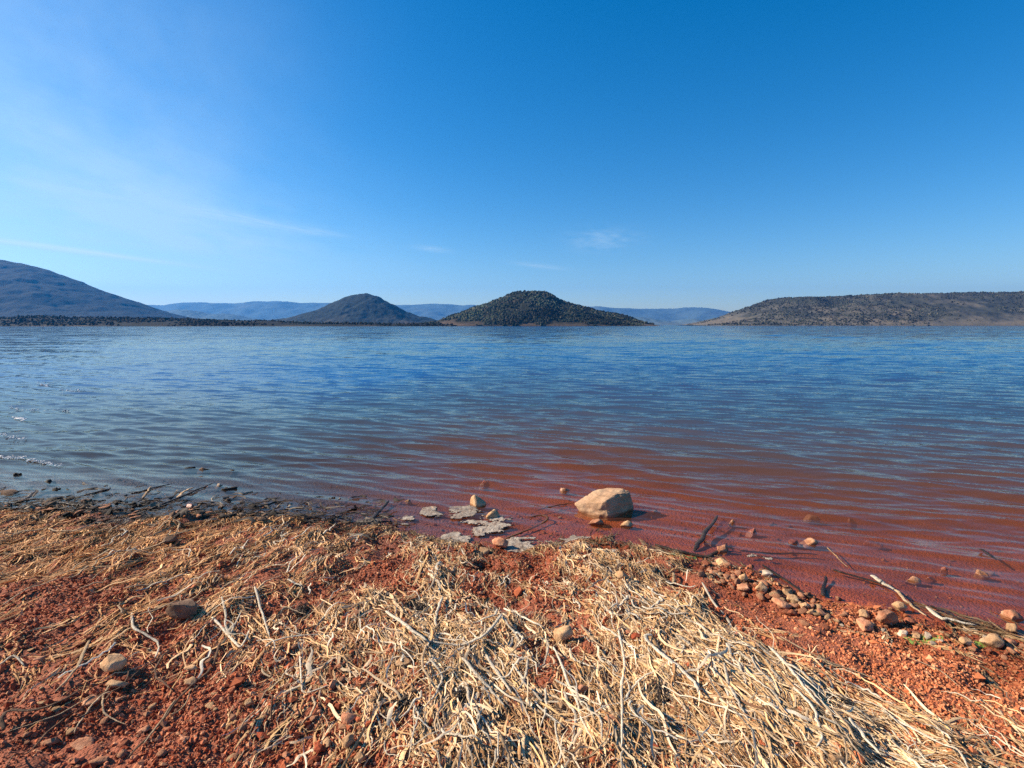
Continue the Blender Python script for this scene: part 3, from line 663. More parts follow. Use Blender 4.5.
ONE = [
 # round the boulder and in the red shallows
 (596, 525, 17, 'pinkish stone lying against the near foot of the buff boulder', 'stone_pink'),
 (625, 527, 15, 'pale tan stone below the shaded side of the boulder', 'stone_tan'),
 (565, 491, 11, 'small orange red stone in the water behind and west of the boulder', 'wet_tan'),
 (476, 506, 21, 'upright knobbly tan stone among the pale scum, farthest from the beach', 'stone_tan', 1.0),
 (493, 519, 17, 'rounded buff stone with pale scum around its foot', 'stone_tan', .8),
 (500, 547, 17, 'pink stone at the water edge beside a strip of pale scum', 'stone_pink', .7),
 (485, 553, 13, 'yellowish stone touching a pink stone on the straw edge', 'stone_tan'),
 (484, 485, 11, 'small red stone awash beyond the knobbly tan stone', 'wet_red', .4),
 (409, 503, 9, 'small buff stone in the shallows beside the slanting dark stick', 'stone_tan'),
 (433, 510, 10, 'whitish pebble standing on a pale patch of scum', 'stone_grey'),
 (707, 545, 9, 'small pink stone at the foot of the leaning dark stick', 'stone_pink'),
 (732, 523, 8, 'small buff pebble awash out beyond the leaning dark stick', 'wet_tan', .45),
 (723, 553, 13, 'orange brown stone on top of the heap of shore pebbles', 'stone_pink', .8),
 (724, 565, 14, 'flat pale pebble under the orange brown stone of the heap', 'stone_tan', .5),
 (811, 516, 15, 'flat pinkish stone awash, farthest out in the red shallows', 'wet_tan', .45),
 (752, 533, 14, 'low dark red stone just breaking the water', 'wet_red', .35),
 (808, 544, 19, 'rounded orange stone in the red water with a smaller one at its side', 'wet_tan', .45),
 (793, 544, 12, 'small dull orange stone beside a bigger one in the red water', 'wet_red', .4),
 (872, 543, 19, 'flat purplish dark stone awash in the red shallows', 'wet_red', .3),
 (852, 521, 9, 'tiny red stone far out in the shallows beside a flat pinkish one', 'wet_red', .4),
 (912, 582, 15, 'smooth tan stone in the water just beyond the pale driftwood', 'wet_tan', .5),
 (931, 581, 10, 'small red stone in the water next to a smooth tan stone', 'wet_red', .45),
 (981, 576, 14, 'rounded orange stone alone in the red water nearest the frame edge', 'wet_tan', .65),
 (944, 572, 8, 'tiny reddish stone between the two orange stones in deeper water', 'wet_red', .4),
 # pebble line on the right
 (744, 580, 15, 'oval pale pebble at the west end of the shore pebble heap', 'stone_tan'),
 (766, 575, 14, 'whitish oval pebble highest against the dark weed', 'stone_grey'),
 (762, 591, 17, 'largest buff pebble in the middle of the shore heap', 'stone_tan'),
 (745, 590, 16, 'long pinkish pebble lying below the oval pale one', 'stone_pink', .5),
 (786, 595, 14, 'cream pebble in the shore heap right of the largest one', 'stone_tan'),
 (793, 602, 14, 'buff pebble tucked under a cream pebble of the heap', 'stone_tan'),
 (803, 608, 13, 'pale pebble near the east end of the heap', 'stone_tan'),
 (781, 606, 19, 'broad reddish pebble half buried below the cream ones', 'stone_pink', .45),
 (812, 614, 10, 'small round tan pebble, first of the pair ending the heap', 'stone_tan'),
 (821, 615, 12, 'dark shaded pebble, last of the pair ending the heap', 'stone_pink'),
 (751, 569, 9, 'small red pebble wedged above the heap', 'stone_red'),
 (791, 615, 12, 'small reddish pebble lowest in the heap', 'stone_red'),
 (887, 624, 23, 'large rounded brownish pink stone on the waterline below the driftwood', 'stone_pink', .75),
 (865, 627, 22, 'flat pale pink slab left of the large brownish stone', 'stone_pink', .4),
 (863, 617, 14, 'tan stone leaning over the flat pink slab', 'stone_tan'),
 (899, 611, 15, 'ochre stone behind the large brownish pink one', 'stone_tan', .8),
 (909, 624, 12, 'dark reddish stone beside the large brownish pink one', 'stone_red'),
 (902, 635, 11, 'pale pebble in front of the large brownish pink stone', 'stone_grey'),
 (917, 637, 14, 'low pale pebble in the small row on the sand', 'stone_tan', .4),
 (927, 637, 10, 'whitish pebble ending the small row on the sand', 'stone_grey'),
 (966, 644, 13, 'buff stone at the end of the olive wet strip', 'stone_tan'),
 (994, 646, 25, 'broad yellowish stone lying in the olive wet strip', 'stone_tan', .5),
 (1010, 644, 11, 'small pink stone next to the broad yellowish one', 'stone_pink'),
 (1012, 652, 9, 'pale pink pebble below the broad yellowish stone', 'stone_pink'),
 (1013, 621, 17, 'round orange stone beside dark weed at the far east end', 'stone_pink', .75),
 (1010, 631, 15, 'buff stone in front of the round orange one', 'stone_tan'),
 # on the beach
 (184, 614, 32, 'wide dark brown stone bedded in straw on the western beach', 'stone_brown', .6),
 (112, 670, 26, 'long tan stone standing on edge with a black shadow side', 'stone_tan', .75),
 (117, 687, 21, 'flat tan stone in front of the one standing on edge', 'stone_tan', .45),
 (190, 685, 15, 'tan stone beside the long brown stem on the western beach', 'stone_tan'),
 (92, 702, 21, 'flat reddish slab below the tan stones on bare gravel', 'stone_pink', .35),
 (84, 747, 27, 'long flat buff slab lying slantwise in the lower corner gravel', 'stone_pink', .25),
 (52, 742, 18, 'pointed buff slab left of the long flat one', 'stone_pink', .35),
 (101, 762, 19, 'buff slab cut by the bottom of the view', 'stone_pink', .35),
 (40, 662, 13, 'small buff stone alone in the red gravel above the curved branch', 'stone_pink'),
 (192, 670, 14, 'narrow pale stone above a tan one on the western beach', 'stone_tan', .5),
 (61, 701, 16, 'thin reddish slab touching the curved dark branch', 'stone_red', .3),
 (144, 732, 12, 'small pink stone below the long brown stem', 'stone_pink'),
 (185, 741, 9, 'tiny pink pebble in the bare red gravel', 'stone_pink'),
 (250, 705, 10, 'upright cream pebble in the bare red gravel', 'stone_tan', .9),
 (350, 746, 16, 'upright tan stone, bigger of two near the bottom of the view', 'stone_tan', 1.1),
 (361, 762, 14, 'tan stone cut by the bottom of the view beside an upright one', 'stone_tan', .9),
 (350, 721, 19, 'orange tan stone at the lower edge of the straw', 'stone_pink', .6),
 (327, 745, 11, 'small tan stone left of the upright tan one', 'stone_tan'),
 (287, 757, 11, 'pink stone alone at the bottom of the view', 'stone_pink'),
 (403, 665, 17, 'flat orange stone in the middle of the straw', 'stone_tan', .45),
 (401, 673, 15, 'thin pink slab touching the flat orange stone', 'stone_pink', .3),
 (563, 640, 20, 'angular tan stone at the edge of the bare red patch', 'stone_tan', .9),
 (622, 580, 15, 'rounded tan stone sunk in the dense pale straw below the boulder', 'stone_tan', .8),
 (606, 692, 14, 'tan stone beside the straight upright stem', 'stone_tan', .8),
 (584, 693, 16, 'long brownish stone between two pale stems', 'stone_pink', .8),
 (561, 708, 12, 'small tan stone on the bare red patch between pale stems', 'stone_tan'),
 (643, 732, 11, 'tan stone below the dark hollow in the straw', 'stone_tan'),
 (611, 723, 14, 'orange stone half hidden by straw at the foot of the straight stem', 'stone_pink'),
 (428, 745, 11, 'pink stone in the straw near the bottom of the view', 'stone_pink'),
 (835, 762, 22, 'buff stone half under straw on the berm at the bottom of the view', 'stone_tan', .5),
 (169, 542, 16, 'brown stone in the fine straw near the water', 'stone_brown', .5),
 # dark lumps in the western shallows
 (191, 469, 18, 'long dark lump of weed standing out of the western water, farthest from shore', 'wet_dark', .35),
 (204, 471, 12, 'brown ragged lump beside the long dark one in the water', 'stone_brown', .5),
 (233, 472, 12, 'dark lump alone in the water above the pale stone', 'wet_dark', .5),
 (220, 487, 9, 'pale round stone in the western shallows with dark weed on its side', 'stone_grey', .9),
 (229, 491, 14, 'black clump of weed against the pale round stone', 'wet_dark', .6),
 (9, 494, 22, 'wide brown lump of rotted wood at the western edge of view', 'stone_brown', .3),
 (56, 491, 9, 'black pebble awash, first of two in the western shallows', 'wet_dark', .5),
 (68, 491, 7, 'small black pebble awash beside the first', 'wet_dark', .5),
 (50, 483, 13, 'flat black lump beyond the two black pebbles', 'wet_dark', .3),
 (17, 476, 8, 'small black lump farthest out on the western side', 'wet_dark', .4),
 (58, 500, 14, 'dark flat lump between the slanting stick and the shore', 'wet_dark', .35),
 (103, 492, 9, 'dark lump with sticks around it in the western shallows', 'wet_dark', .6),
 (190, 509, 10, 'reddish dark stone close to the straw edge', 'wet_red', .6),
 (173, 517, 10, 'dark stone with a pale side on the straw edge', 'stone_brown', .7),
 (87, 503, 11, 'brown lump at the start of the dark wrack row', 'stone_brown', .5),
]
for row in ONE:
    px, py, w, lab, mt = row[:5]
    stone(px, py, w, lab, mt, asp=row[5] if len(row) > 5 else 0.6, name='weed_clump' if mt == 'wet_dark' and 'weed' in lab else 'stone')

# small stones nothing tells apart
def many(n, region, mats, size, label, group, seed, asp=(0.35, 0.7), name='pebble'):
    r = random.Random(seed)
    protos = [rock_mesh(name, seed * 31 + k, (1, r.uniform(.65, .95), r.uniform(*asp)), M[mats[k % len(mats)]], 8, 2, 0.35 if ('wrack' in name or 'scrap' in name) else 0.12) for k in range(8)]
    for k in range(n):
        px, py = region(r)
        x, y, z = spot(px, py)
        s = r.uniform(*size)
        o = put(name, protos[k % 8], (x, y, z + s * 0.16), r.uniform(0, 6.28), (r.uniform(-.25, .25), r.uniform(-.25, .25)), (s, s, s))
        tag(o, label, name, group)
many(120, lambda r: (lambda t: (700 + 130 * t + r.gauss(0, 9), 566 + 52 * t + r.gauss(0, 6)))(r.random()), ['stone_tan', 'stone_pink', 'stone_red', 'stone_pink'], (0.030, 0.066),
     'small rounded buff or reddish pebble in the heap along the eastern waterline', 'pebbles in the shore heap', 3)
many(60, lambda r: (lambda t: (825 + 184 * t + r.gauss(0, 8), 618 + 30 * t + r.gauss(0, 5)))(r.random()), ['stone_tan', 'stone_pink', 'stone_grey', 'stone_red'], (0.016, 0.045),
     'small pebble strung along the wet line below the driftwood', 'pebbles along the wet line', 4)
many(95, lambda r: (r.uniform(5, 350), r.uniform(630, 766)), ['stone_pink', 'stone_tan', 'stone_red', 'stone_pink'], (0.016, 0.042),
     'small buff or pinkish chip lying on the bare red gravel of the western beach', 'chips on the western gravel', 5, (0.25, 0.6), 'stone_chip')
many(30, lambda r: (r.uniform(340, 720), r.uniform(600, 766)), ['stone_tan', 'stone_pink', 'stone_tan', 'stone_red'], (0.016, 0.034),
     'small tan stone half buried in the tangled straw', 'small stones in the straw', 6)
many(34, lambda r: (r.uniform(840, 1020), r.uniform(655, 762)), ['stone_pink', 'stone_tan', 'stone_red', 'stone_pink'], (0.010, 0.024),
     'tiny orange chip on the smooth gravel east of the straw berm', 'chips on the eastern gravel', 7, (0.25, 0.6), 'stone_chip')
many(90, lambda r: (lambda t: (-10 + 290 * t + r.gauss(0, 6), 507 + 9 * t + r.gauss(0, 3.2)))(r.random()), ['wet_dark', 'stone_brown', 'wet_dark', 'stone_pink'], (0.035, 0.10),
     'dark lump of wrack in the row where the western water meets the straw', 'dark wrack row', 8, (0.3, 0.6), 'wrack_lump')
many(34, lambda r: (r.uniform(-10, 240), r.uniform(486, 510)), ['wet_dark', 'stone_brown', 'wet_dark', 'wet_dark'], (0.04, 0.10),
     'dark scrap of weed lying in the shallow water off the western drift', 'scraps in the western shallows', 18, (0.25, 0.45), 'weed_scrap')
many(16, lambda r: (r.uniform(360, 560), r.uniform(512, 552)), ['stone_tan', 'stone_grey', 'stone_pink', 'stone_tan'], (0.022, 0.05),
     'small pale pebble at the waterline among the pale scum', 'pebbles among the scum', 9)
many(12, lambda r: (lambda t: (640 + 380 * t + r.gauss(0, 25), 495 + 70 * t + r.gauss(0, 10)))(r.random()), ['wet_red', 'wet_red', 'wet_tan', 'wet_red'], (0.025, 0.06),
     'small wet red stone lying on the bed of the red shallows', 'stones on the shallow bed', 10, (0.25, 0.5))

# ------------------------------------------------------------------ stems, sticks, driftwood, each its own thing
def tube_mesh(name, pts, rad, mat, ring=7, rough=0.25, seed=0):
    r = np.random.default_rng(seed)
    pts = np.array(pts, float)
    n = len(pts)
    # Catmull-Rom
    P = []
    for i in range(n - 1):
        p0, p1, p2, p3 = pts[max(i - 1, 0)], pts[i], pts[i + 1], pts[min(i + 2, n - 1)]
        for t in np.linspace(0, 1, 6, endpoint=False):
            P.append(0.5 * ((2 * p1) + (-p0 + p2) * t + (2 * p0 - 5 * p1 + 4 * p2 - p3) * t * t + (-p0 + 3 * p1 - 3 * p2 + p3) * t ** 3))
    P.append(pts[-1]); P = np.array(P); m = len(P)
    P[:, :2] += np.cumsum(r.normal(0, rad * 0.42, (m, 2)), 0) * np.sin(np.linspace(0, math.pi, m))[:, None]
    T = np.gradient(P, axis=0); T /= np.linalg.norm(T, axis=1)[:, None] + 1e-9
    side = np.cross(T, [0, 0, 1.0]); side /= np.linalg.norm(side, axis=1)[:, None] + 1e-9
    up = np.cross(side, T)
    prof = np.interp(np.linspace(0, 1, m), [0, .06, .5, .92, 1], [.45, 1, .95, .6, .15]) * (1 + r.normal(0, 0.10, m))
    a = np.linspace(0, 2 * math.pi, ring, endpoint=False)
    ca = np.cos(a)[None, :, None]; sa = np.sin(a)[None, :, None]
    R = rad * prof[:, None, None] * (1 + rough * r.uniform(-.5, .5, (1, ring, 1)))
    V = P[:, None, :] + R * (ca * side[:, None, :] + 0.45 * sa * up[:, None, :])
    idx = np.arange(m * ring).reshape(m, ring); nx = np.roll(idx, -1, 1)
    F = np.stack([idx[:-1], nx[:-1], nx[1:], idx[1:]], 2).reshape(-1, 4)
    V = np.concatenate([V.reshape(-1, 3), P[:1], P[-1:]])
    cap0 = np.stack([np.full(ring, m * ring), nx[0], idx[0]], 1); cap1 = np.stack([np.full(ring, m * ring + 1), idx[-1], nx[-1]], 1)
    return mesh_np(name, V, [F, np.concatenate([cap0, cap1])], mat)

def stem(pxs, wpx, label, mat='stem_pale', name='dry_stem', lift=0.012, group=None, cat=None, seed=None, tip=0.0):
    seed = seed if seed is not None else int(pxs[0][0] * 3 + pxs[0][1] * 5)
    r = random.Random(seed); pts = []
    for k, (px, py) in enumerate(pxs):
        x, y, z = spot(px, py)
        pts.append((x, y, max(z, -0.012) + lift + r.uniform(-.3, 1) * lift * 0.8 + tip * k / (len(pxs) - 1)))
    rad = wpx / 512 * pts[0][1] * 0.44
    c = np.array(pts); org = c.mean(0); org[2] = c[:, 2].min()
    o = tube_mesh(name, c - org, rad, M[mat], seed=seed)
    o.location = org
    return tag(o, label, cat or name.split('_')[-1], group)

stem([(652, 641), (645, 643), (648, 650), (663, 664), (682, 681), (692, 695), (697, 705)], 4.6, 'thick white stem with a hooked top end lying over the straw', lift=.03)
stem([(553, 650), (563, 673), (572, 698), (580, 720), (594, 748)], 3.0, 'long thin pale stem running down past the angular tan stone')
stem([(512, 666), (525, 686), (537, 708), (562, 730)], 3.2, 'pale stem crossing the bare red patch, upper of two that meet')
stem([(512, 701), (537, 716), (564, 731)], 3.2, 'pale stem crossing the bare red patch, lower of two that meet')
stem([(618, 632), (622, 662), (619, 695), (620, 725), (621, 755)], 3.0, 'straight pale stem standing out upright down the middle of the straw', lift=.02)
stem([(102, 620), (87, 645), (75, 672), (55, 696)], 3.6, 'long reddish brown stem slanting over bare gravel left of the tan stones', 'stem_tan')
stem([(4, 735), (5, 724), (15, 713), (50, 707), (82, 697)], 5.0, 'curved dark brown branch lying in the corner of the gravel', 'stem_brown', 'branch', lift=.02)
stem([(220, 645), (210, 672), (175, 702), (150, 735), (128, 763)], 3.4, 'long brown stem running to the bottom of the western gravel', 'stem_brown')
stem([(175, 704), (160, 725), (143, 750)], 2.6, 'thin tan stem alongside the long brown one', 'stem_tan')
stem([(132, 615), (135, 632), (155, 645), (155, 662)], 3.0, 'crooked pale stem with a bend above the tan stones')
stem([(212, 620), (230, 637), (242, 647), (250, 632)], 3.2, 'white forked stem bent like a tick mark')
stem([(222, 600), (228, 620), (236, 634), (243, 612)], 2.8, 'white stem bent sharply above the tick shaped one')
stem([(255, 590), (262, 612), (270, 640)], 2.4, 'broad white leaf strip hanging down between two bent stems')
stem([(0, 668), (15, 660), (25, 668)], 2.8, 'short pale twig at the western edge of the gravel')
stem([(386, 615), (406, 632), (428, 650)], 4.4, 'pale stem slanting down past the black tuft', lift=.025)
stem([(502, 622), (486, 642), (463, 650), (431, 647)], 4.0, 'pale curved stem ending under the slanting one', lift=.025)
stem([(502, 622), (511, 636), (520, 645)], 3.2, 'short pale stem rising to the top of the curved one', lift=.02)
stem([(486, 660), (498, 680), (512, 699)], 4.2, 'bright white stem pointing down to the pair of crossing stems', lift=.02)
stem([(462, 662), (476, 682), (491, 694), (505, 712)], 4.0, 'pale stem parallel to the bright white one', lift=.02)
stem([(300, 660), (302, 685), (306, 695), (330, 688)], 2.2, 'hooked pale stem above the red hollow')
stem([(266, 650), (272, 645), (300, 640), (330, 636)], 3.0, 'thin pale stem lying across above the hooked one')
stem([(430, 640), (424, 670), (442, 700), (445, 730)], 3.2, 'winding tan stem down the middle straw', 'stem_tan', lift=.02)
stem([(768, 657), (793, 677), (808, 693), (820, 712)], 4.2, 'long pale stem with a black shadow along the top of the berm', lift=.03)
stem([(848, 730), (863, 750), (880, 769)], 5.2, 'broad white stem at the foot of the berm, cut by the bottom of the view', lift=.03)
stem([(835, 685), (868, 700), (908, 717), (943, 735), (962, 746)], 3.6, 'very long tan stem leading off the end of the berm', 'stem_tan', lift=.02)
stem([(780, 640), (820, 660), (870, 680), (905, 700)], 2.2, 'thin tan stalk lying on the smooth gravel above the berm', 'stem_tan')
stem([(702, 585), (714, 604), (728, 622), (736, 640), (752, 655)], 3.0, 'pale stem following the upper edge of the berm', lift=.012)
stem([(960, 745), (975, 742), (990, 755), (1005, 768)], 3.4, 'tan stem curling at the lower east corner', 'stem_tan')
stem([(905, 660), (940, 672), (960, 690)], 1.8, 'hair thin stalk on the smooth eastern gravel', 'stem_tan')
# in and beside the water
stem([(694, 552), (702, 540), (717, 521)], 6.0, 'leaning dark stick in the red shallows with its wet reflection', 'stem_dark', 'stick', lift=.01, tip=.03)
stem([(372, 521), (380, 512), (389, 503)], 6.0, 'slanting dark stick in the shallows by the pale scum', 'stem_dark', 'stick', lift=.01)
stem([(505, 541), (520, 534), (536, 525), (541, 519), (534, 517), (527, 521)], 3.2, 'brown stick with a looped end in the red shallows', 'stem_brown', 'stick', lift=.01)
stem([(536, 512), (555, 507), (575, 504)], 2.4, 'thin dark twig awash left of the boulder', 'stem_brown', 'twig', lift=.006)
stem([(655, 546), (680, 553), (706, 556), (722, 550), (735, 551)], 5.5, 'dark band of wet weed along the water edge under the leaning stick', 'wet_dark', 'weed_strand', lift=.008)
stem([(740, 553), (768, 555), (795, 556), (818, 557)], 4.5, 'dark weed strand stretching out from the pebble heap', 'wet_dark', 'weed_strand', lift=.008)
stem([(762, 567), (785, 582), (805, 596), (818, 600)], 4.0, 'dark weed strand curving below the pebble heap water', 'wet_dark', 'weed_strand', lift=.006)
stem([(827, 550), (836, 559), (848, 570)], 2.0, 'thin tan twig slanting in the red water', 'stem_tan', 'twig', lift=.008)
stem([(823, 597), (822, 588), (825, 579)], 5.0, 'short dark stick shape standing in for a twig shadow on the mud', 'stem_dark', 'stick', lift=.01)  # solid dark shape built in place of a twig's shadow
stem([(833, 573), (855, 579), (875, 585), (893, 592)], 4.0, 'dark branch lying over the water line above the pale driftwood', 'stem_dark', 'branch', lift=.012)
stem([(870, 582), (882, 587), (895, 594)], 6.5, 'thick cream root end, start of the pale driftwood', 'stem_pale', 'driftwood', lift=.025)
stem([(894, 594), (906, 603), (917, 609), (926, 620)], 4.5, 'grey buff driftwood stem joining the cream root end', 'stem_tan', 'driftwood', lift=.02)
stem([(926, 612), (940, 621), (956, 626), (976, 629)], 5.0, 'pale driftwood stem ending near the round orange stone', 'stem_pale', 'driftwood', lift=.02)
stem([(930, 609), (945, 615), (962, 623), (980, 628)], 4.0, 'dark driftwood stem lying behind the pale one', 'stem_dark', 'driftwood', lift=.015)
stem([(981, 553), (987, 558), (996, 565)], 4.5, 'short dark stick floating in the eastern red water', 'stem_dark', 'stick', lift=.015)
stem([(178, 500), (186, 495), (195, 490)], 4.0, 'pale grey stick in the western shallows', 'stem_tan', 'stick', lift=.012)
stem([(150, 511), (180, 500), (200, 491), (213, 485)], 4.2, 'longest dark stick reaching out into the western shallows', 'stem_dark', 'stick', lift=.012)
stem([(131, 496), (150, 492), (172, 486)], 3.4, 'dark stick lying level beyond the longest one', 'stem_dark', 'stick', lift=.012)
stem([(20, 504), (28, 498), (37, 492)], 4.5, 'short thick dark stick slanting beside the rotted brown lump', 'stem_dark', 'stick', lift=.012)
stem([(84, 497), (100, 493), (110, 489)], 3.2, 'thin dark stick at the lump with sticks', 'stem_dark', 'stick', lift=.012)
stem([(143, 500), (146, 494), (152, 489)], 2.6, 'short pale upright twig in the western shallows', 'stem_tan', 'twig', lift=.012)
stem([(40, 508), (60, 505), (85, 507)], 3.6, 'dark stick lying along the western wrack row', 'stem_dark', 'stick', lift=.012)

# further stalks following the drift, which nothing tells apart
r_ = np.random.default_rng(77)
def extra_stems(n, region, wpx, length, label, group, mats, seed):
    r = np.random.default_rng(seed)
    for k in range(n):
        px, py = region(r)
        x, y, z = spot(px, py)
        _, hd, _ = drift(np.array([x]), np.array([y])); a = float(hd[0]) + r.normal(0, 0.35); L = r.uniform(*length); cv = r.normal(0, 0.9)
        pts = []; cx, cy = x, y
        for q in range(6):
            pts.append((cx, cy, float(ground_z(cx, cy)) + 0.018 + r.uniform(-.004, .016)))
            cx += math.cos(a) * L / 5; cy += math.sin(a) * L / 5; a += cv * 0.2 + r.normal(0, 0.14)
        c = np.array(pts); org = c.mean(0); org[2] = c[:, 2].min()
        o = tube_mesh('dry_stem', c - org, wpx / 512 * y * 0.42 * r.uniform(.6, 1.2), M[mats[k % len(mats)]], seed=seed * 100 + k); o.location = org
        tag(o, label, 'stem', group)
extra_stems(44, lambda r: (lambda t: (590 + 290 * t + r.normal(0, 16), 560 + 190 * t + r.normal(0, 18)))(r.random()), 3.4, (.16, .42), 'pale dry stalk lying lengthwise in the straw berm', 'stalks in the straw berm', ['stem_pale', 'stem_tan', 'stem_pale'], 1)
extra_stems(52, lambda r: (r.uniform(380, 700), r.uniform(590, 765)), 3.2, (.10, .30), 'pale dry stalk twisted into the tangled straw of the middle beach', 'stalks in the middle straw', ['stem_pale', 'stem_tan', 'stem_pale', 'stem_pale'], 2)
extra_stems(40, lambda r: (r.uniform(0, 330), r.uniform(530, 625)), 2.6, (.14, .36), 'dry stalk laid along the drift line of the western beach', 'stalks on the western drift', ['stem_tan', 'stem_pale', 'stem_tan'], 3)
extra_stems(14, lambda r: (r.uniform(20, 330), r.uniform(640, 760)), 2.4, (.12, .34), 'thin stalk lying alone on bare red gravel', 'stalks on the bare gravel', ['stem_tan', 'stem_brown'], 4)

# a black tuft of rotted weed, and dark tufts standing in for shadows
def tuft(px, py, wpx, label, seed):
    r = np.random.default_rng(seed); x, y, z = spot(px, py); w = wpx / 512 * y
    n = 100
    a = r.uniform(0, 6.28, n); rr = np.sqrt(r.uniform(0, 1, n)) * w * 0.5
    V, F, C = ribbons(x + np.cos(a) * rr * 0.8, y + np.sin(a) * rr * 1.5, r.normal(1.2, 0.7, n), r.uniform(.4, 1.1, n) * w, np.full(n, .0042), r.uniform(.004, .03, n),
                      np.array([[0.035, 0.024, 0.017]]) * r.uniform(.5, 3.0, (n, 1)), r, 4, 1.4)
    V = V - np.array([[x, y, z]])
    o = mesh_np('weed_shade_tuft', V, F, M['straw'], cols={'tint': C}); o.location = (x, y, z)
    tag(o, label, 'tuft')
tuft(421, 609, 17, 'black hairy tuft of rotted weed in the middle of the straw', 1)
tuft(303, 611, 13, 'dark tuft standing in for shade in the hollow at the edge of the bare red gap', 2)
tuft(404, 706, 11, 'dark tuft standing in for a shadow low in the straw near the bottom of the view', 3)
tuft(462, 697, 14, 'dark tuft standing in for the shadow beside the bright white stem', 4)
tuft(657, 696, 22, 'dark tuft standing in for shade in the hollow under the thick white stem', 5)
tuft(847, 708, 12, 'dark tuft on the upper edge of the berm', 6)

# pale dried scum lying on the mud, each patch its own thing
def patch(px, py, wpx, hpx, label, mat='scum', name='scum_patch', seed=None, rot=0.0, zoff=0.001, cat='scum'):
    seed = seed or int(px + py * 3); r = np.random.default_rng(seed)
    x, y, z = spot(px, py)
    hw = wpx / 512 * y / 2; x2, y2 = flat(px, py - hpx / 2.0, z); hh = abs(float(y2) - y)
    hw *= 1.3; hh *= 1.35
    nu, nv_ = 150, 110
    u, v = np.meshgrid(np.linspace(-1, 1, nu), np.linspace(-1, 1, nv_))
    ex, ey = u * hw, v * hh
    X_ = x + ex * math.cos(rot) - ey * math.sin(rot); Y_ = y + ex * math.sin(rot) + ey * math.cos(rot)
    field = 0.78 - (u ** 2 + v ** 2) + 2.1 * fbm(X_ * 0.8, Y_ * 1.3, 0.10, 5, seed, 0.6)
    sh_ = shore_y(X_) - Y_
    Z_ = np.maximum(ground_z(X_, Y_), 0.001) + zoff + fbm(X_, Y_, 0.03, 2, seed) * 0.005 + 0.004 * np.clip(field * 3, 0, 1)
    V = np.stack([X_ - x, Y_ - y, Z_ - z], 2).reshape(-1, 3)
    F = grid_faces(nv_, nu); F = F[(field.ravel()[F] > 0.05).all(1)]
    used = np.unique(F); remap = np.zeros(len(V), int); remap[used] = np.arange(len(used)); V = V[used]; F = remap[F]
    o = mesh_np(name, V, F, M[mat]); o.location = (x, y, z)
    so_ = o.modifiers.new('thickness', 'SOLIDIFY'); so_.thickness = 0.004; so_.offset = -1
    return tag(o, label, cat)
patch(366, 524, 22, 9, 'pale scum patch at the foot of the slanting dark stick')
patch(433, 514, 20, 5, 'thin strip of pale scum under the whitish pebble')
patch(465, 513, 26, 7, 'pale scum patch under the upright knobbly stone')
patch(488, 528, 46, 13, 'largest pale scum patch spread below the rounded buff stone')
patch(456, 539, 24, 8, 'pale scum patch reaching the straw edge left of the largest')
patch(523, 546, 40, 11, 'pale scum patch running along the edge toward the boulder')
patch(570, 540, 40, 6, 'narrow strip of pale scum ending at the straw below the boulder', rot=0.35)
patch(404, 522, 16, 7, 'small scum patch midway between stick and strip')
patch(757, 558, 18, 5, 'greyish scum patch caught in weed beside the pebble heap')
patch(966, 630, 16, 4, 'grey scum patch at the end of the driftwood')
patch(683, 556, 26, 4, 'bright green algae strip along the dark weed at the water edge', 'algae', 'algae_patch', cat='algae')
patch(950, 638, 70, 8, 'olive green algae film in the wet strip among the pebbles', 'algae', 'algae_patch', cat='algae', zoff=0.0)

# white foam on the little breakers at the western side
def foam(lines):
    r = np.random.default_rng(9); Vs, Fs, k0 = [], [], 0
    for (pts, n, s) in lines:
        px = np.interp(np.linspace(0, 1, n), np.linspace(0, 1, len(pts)), [p[0] for p in pts]) + r.normal(0, 1.2, n)
        py = np.interp(np.linspace(0, 1, n), np.linspace(0, 1, len(pts)), [p[1] for p in pts]) + r.normal(0, .9, n)
        x, y = flat(px, py, 0.02)
        sz = s * r.lognormal(0, 0.4, n)
        V = ICO_V[None] * (1 + r.uniform(-.3, .3, (n, len(ICO_V), 1))) * sz[:, None, None] * np.array([2.2, 1.2, 0.35])
        V = V + np.stack([x, y, np.full(n, 0.014)], 1)[:, None, :]
        Vs.append(V.reshape(-1, 3)); Fs.append((ICO_F[None] + (np.arange(n) * len(ICO_V))[:, None, None]).reshape(-1, 3) + k0); k0 += n * len(ICO_V)
    o = mesh_np('foam', np.concatenate(Vs), np.concatenate(Fs), M['foam'])
    tag(o, 'thin white foam on the small breaking waves at the western end', 'foam', kind='stuff')
foam([([(-40, 452), (0, 456), (20, 457), (40, 461), (62, 465)], 200, .0055), ([(-20, 428), (0, 433), (12, 437), (25, 438)], 90, .006),
      ([(10, 406), (20, 409), (45, 409), (70, 411)], 70, .007), ([(38, 383), (50, 386)], 50, .01), ([(14, 417), (26, 419)], 50, .008), ([(60, 390), (80, 391)], 40, .01)])

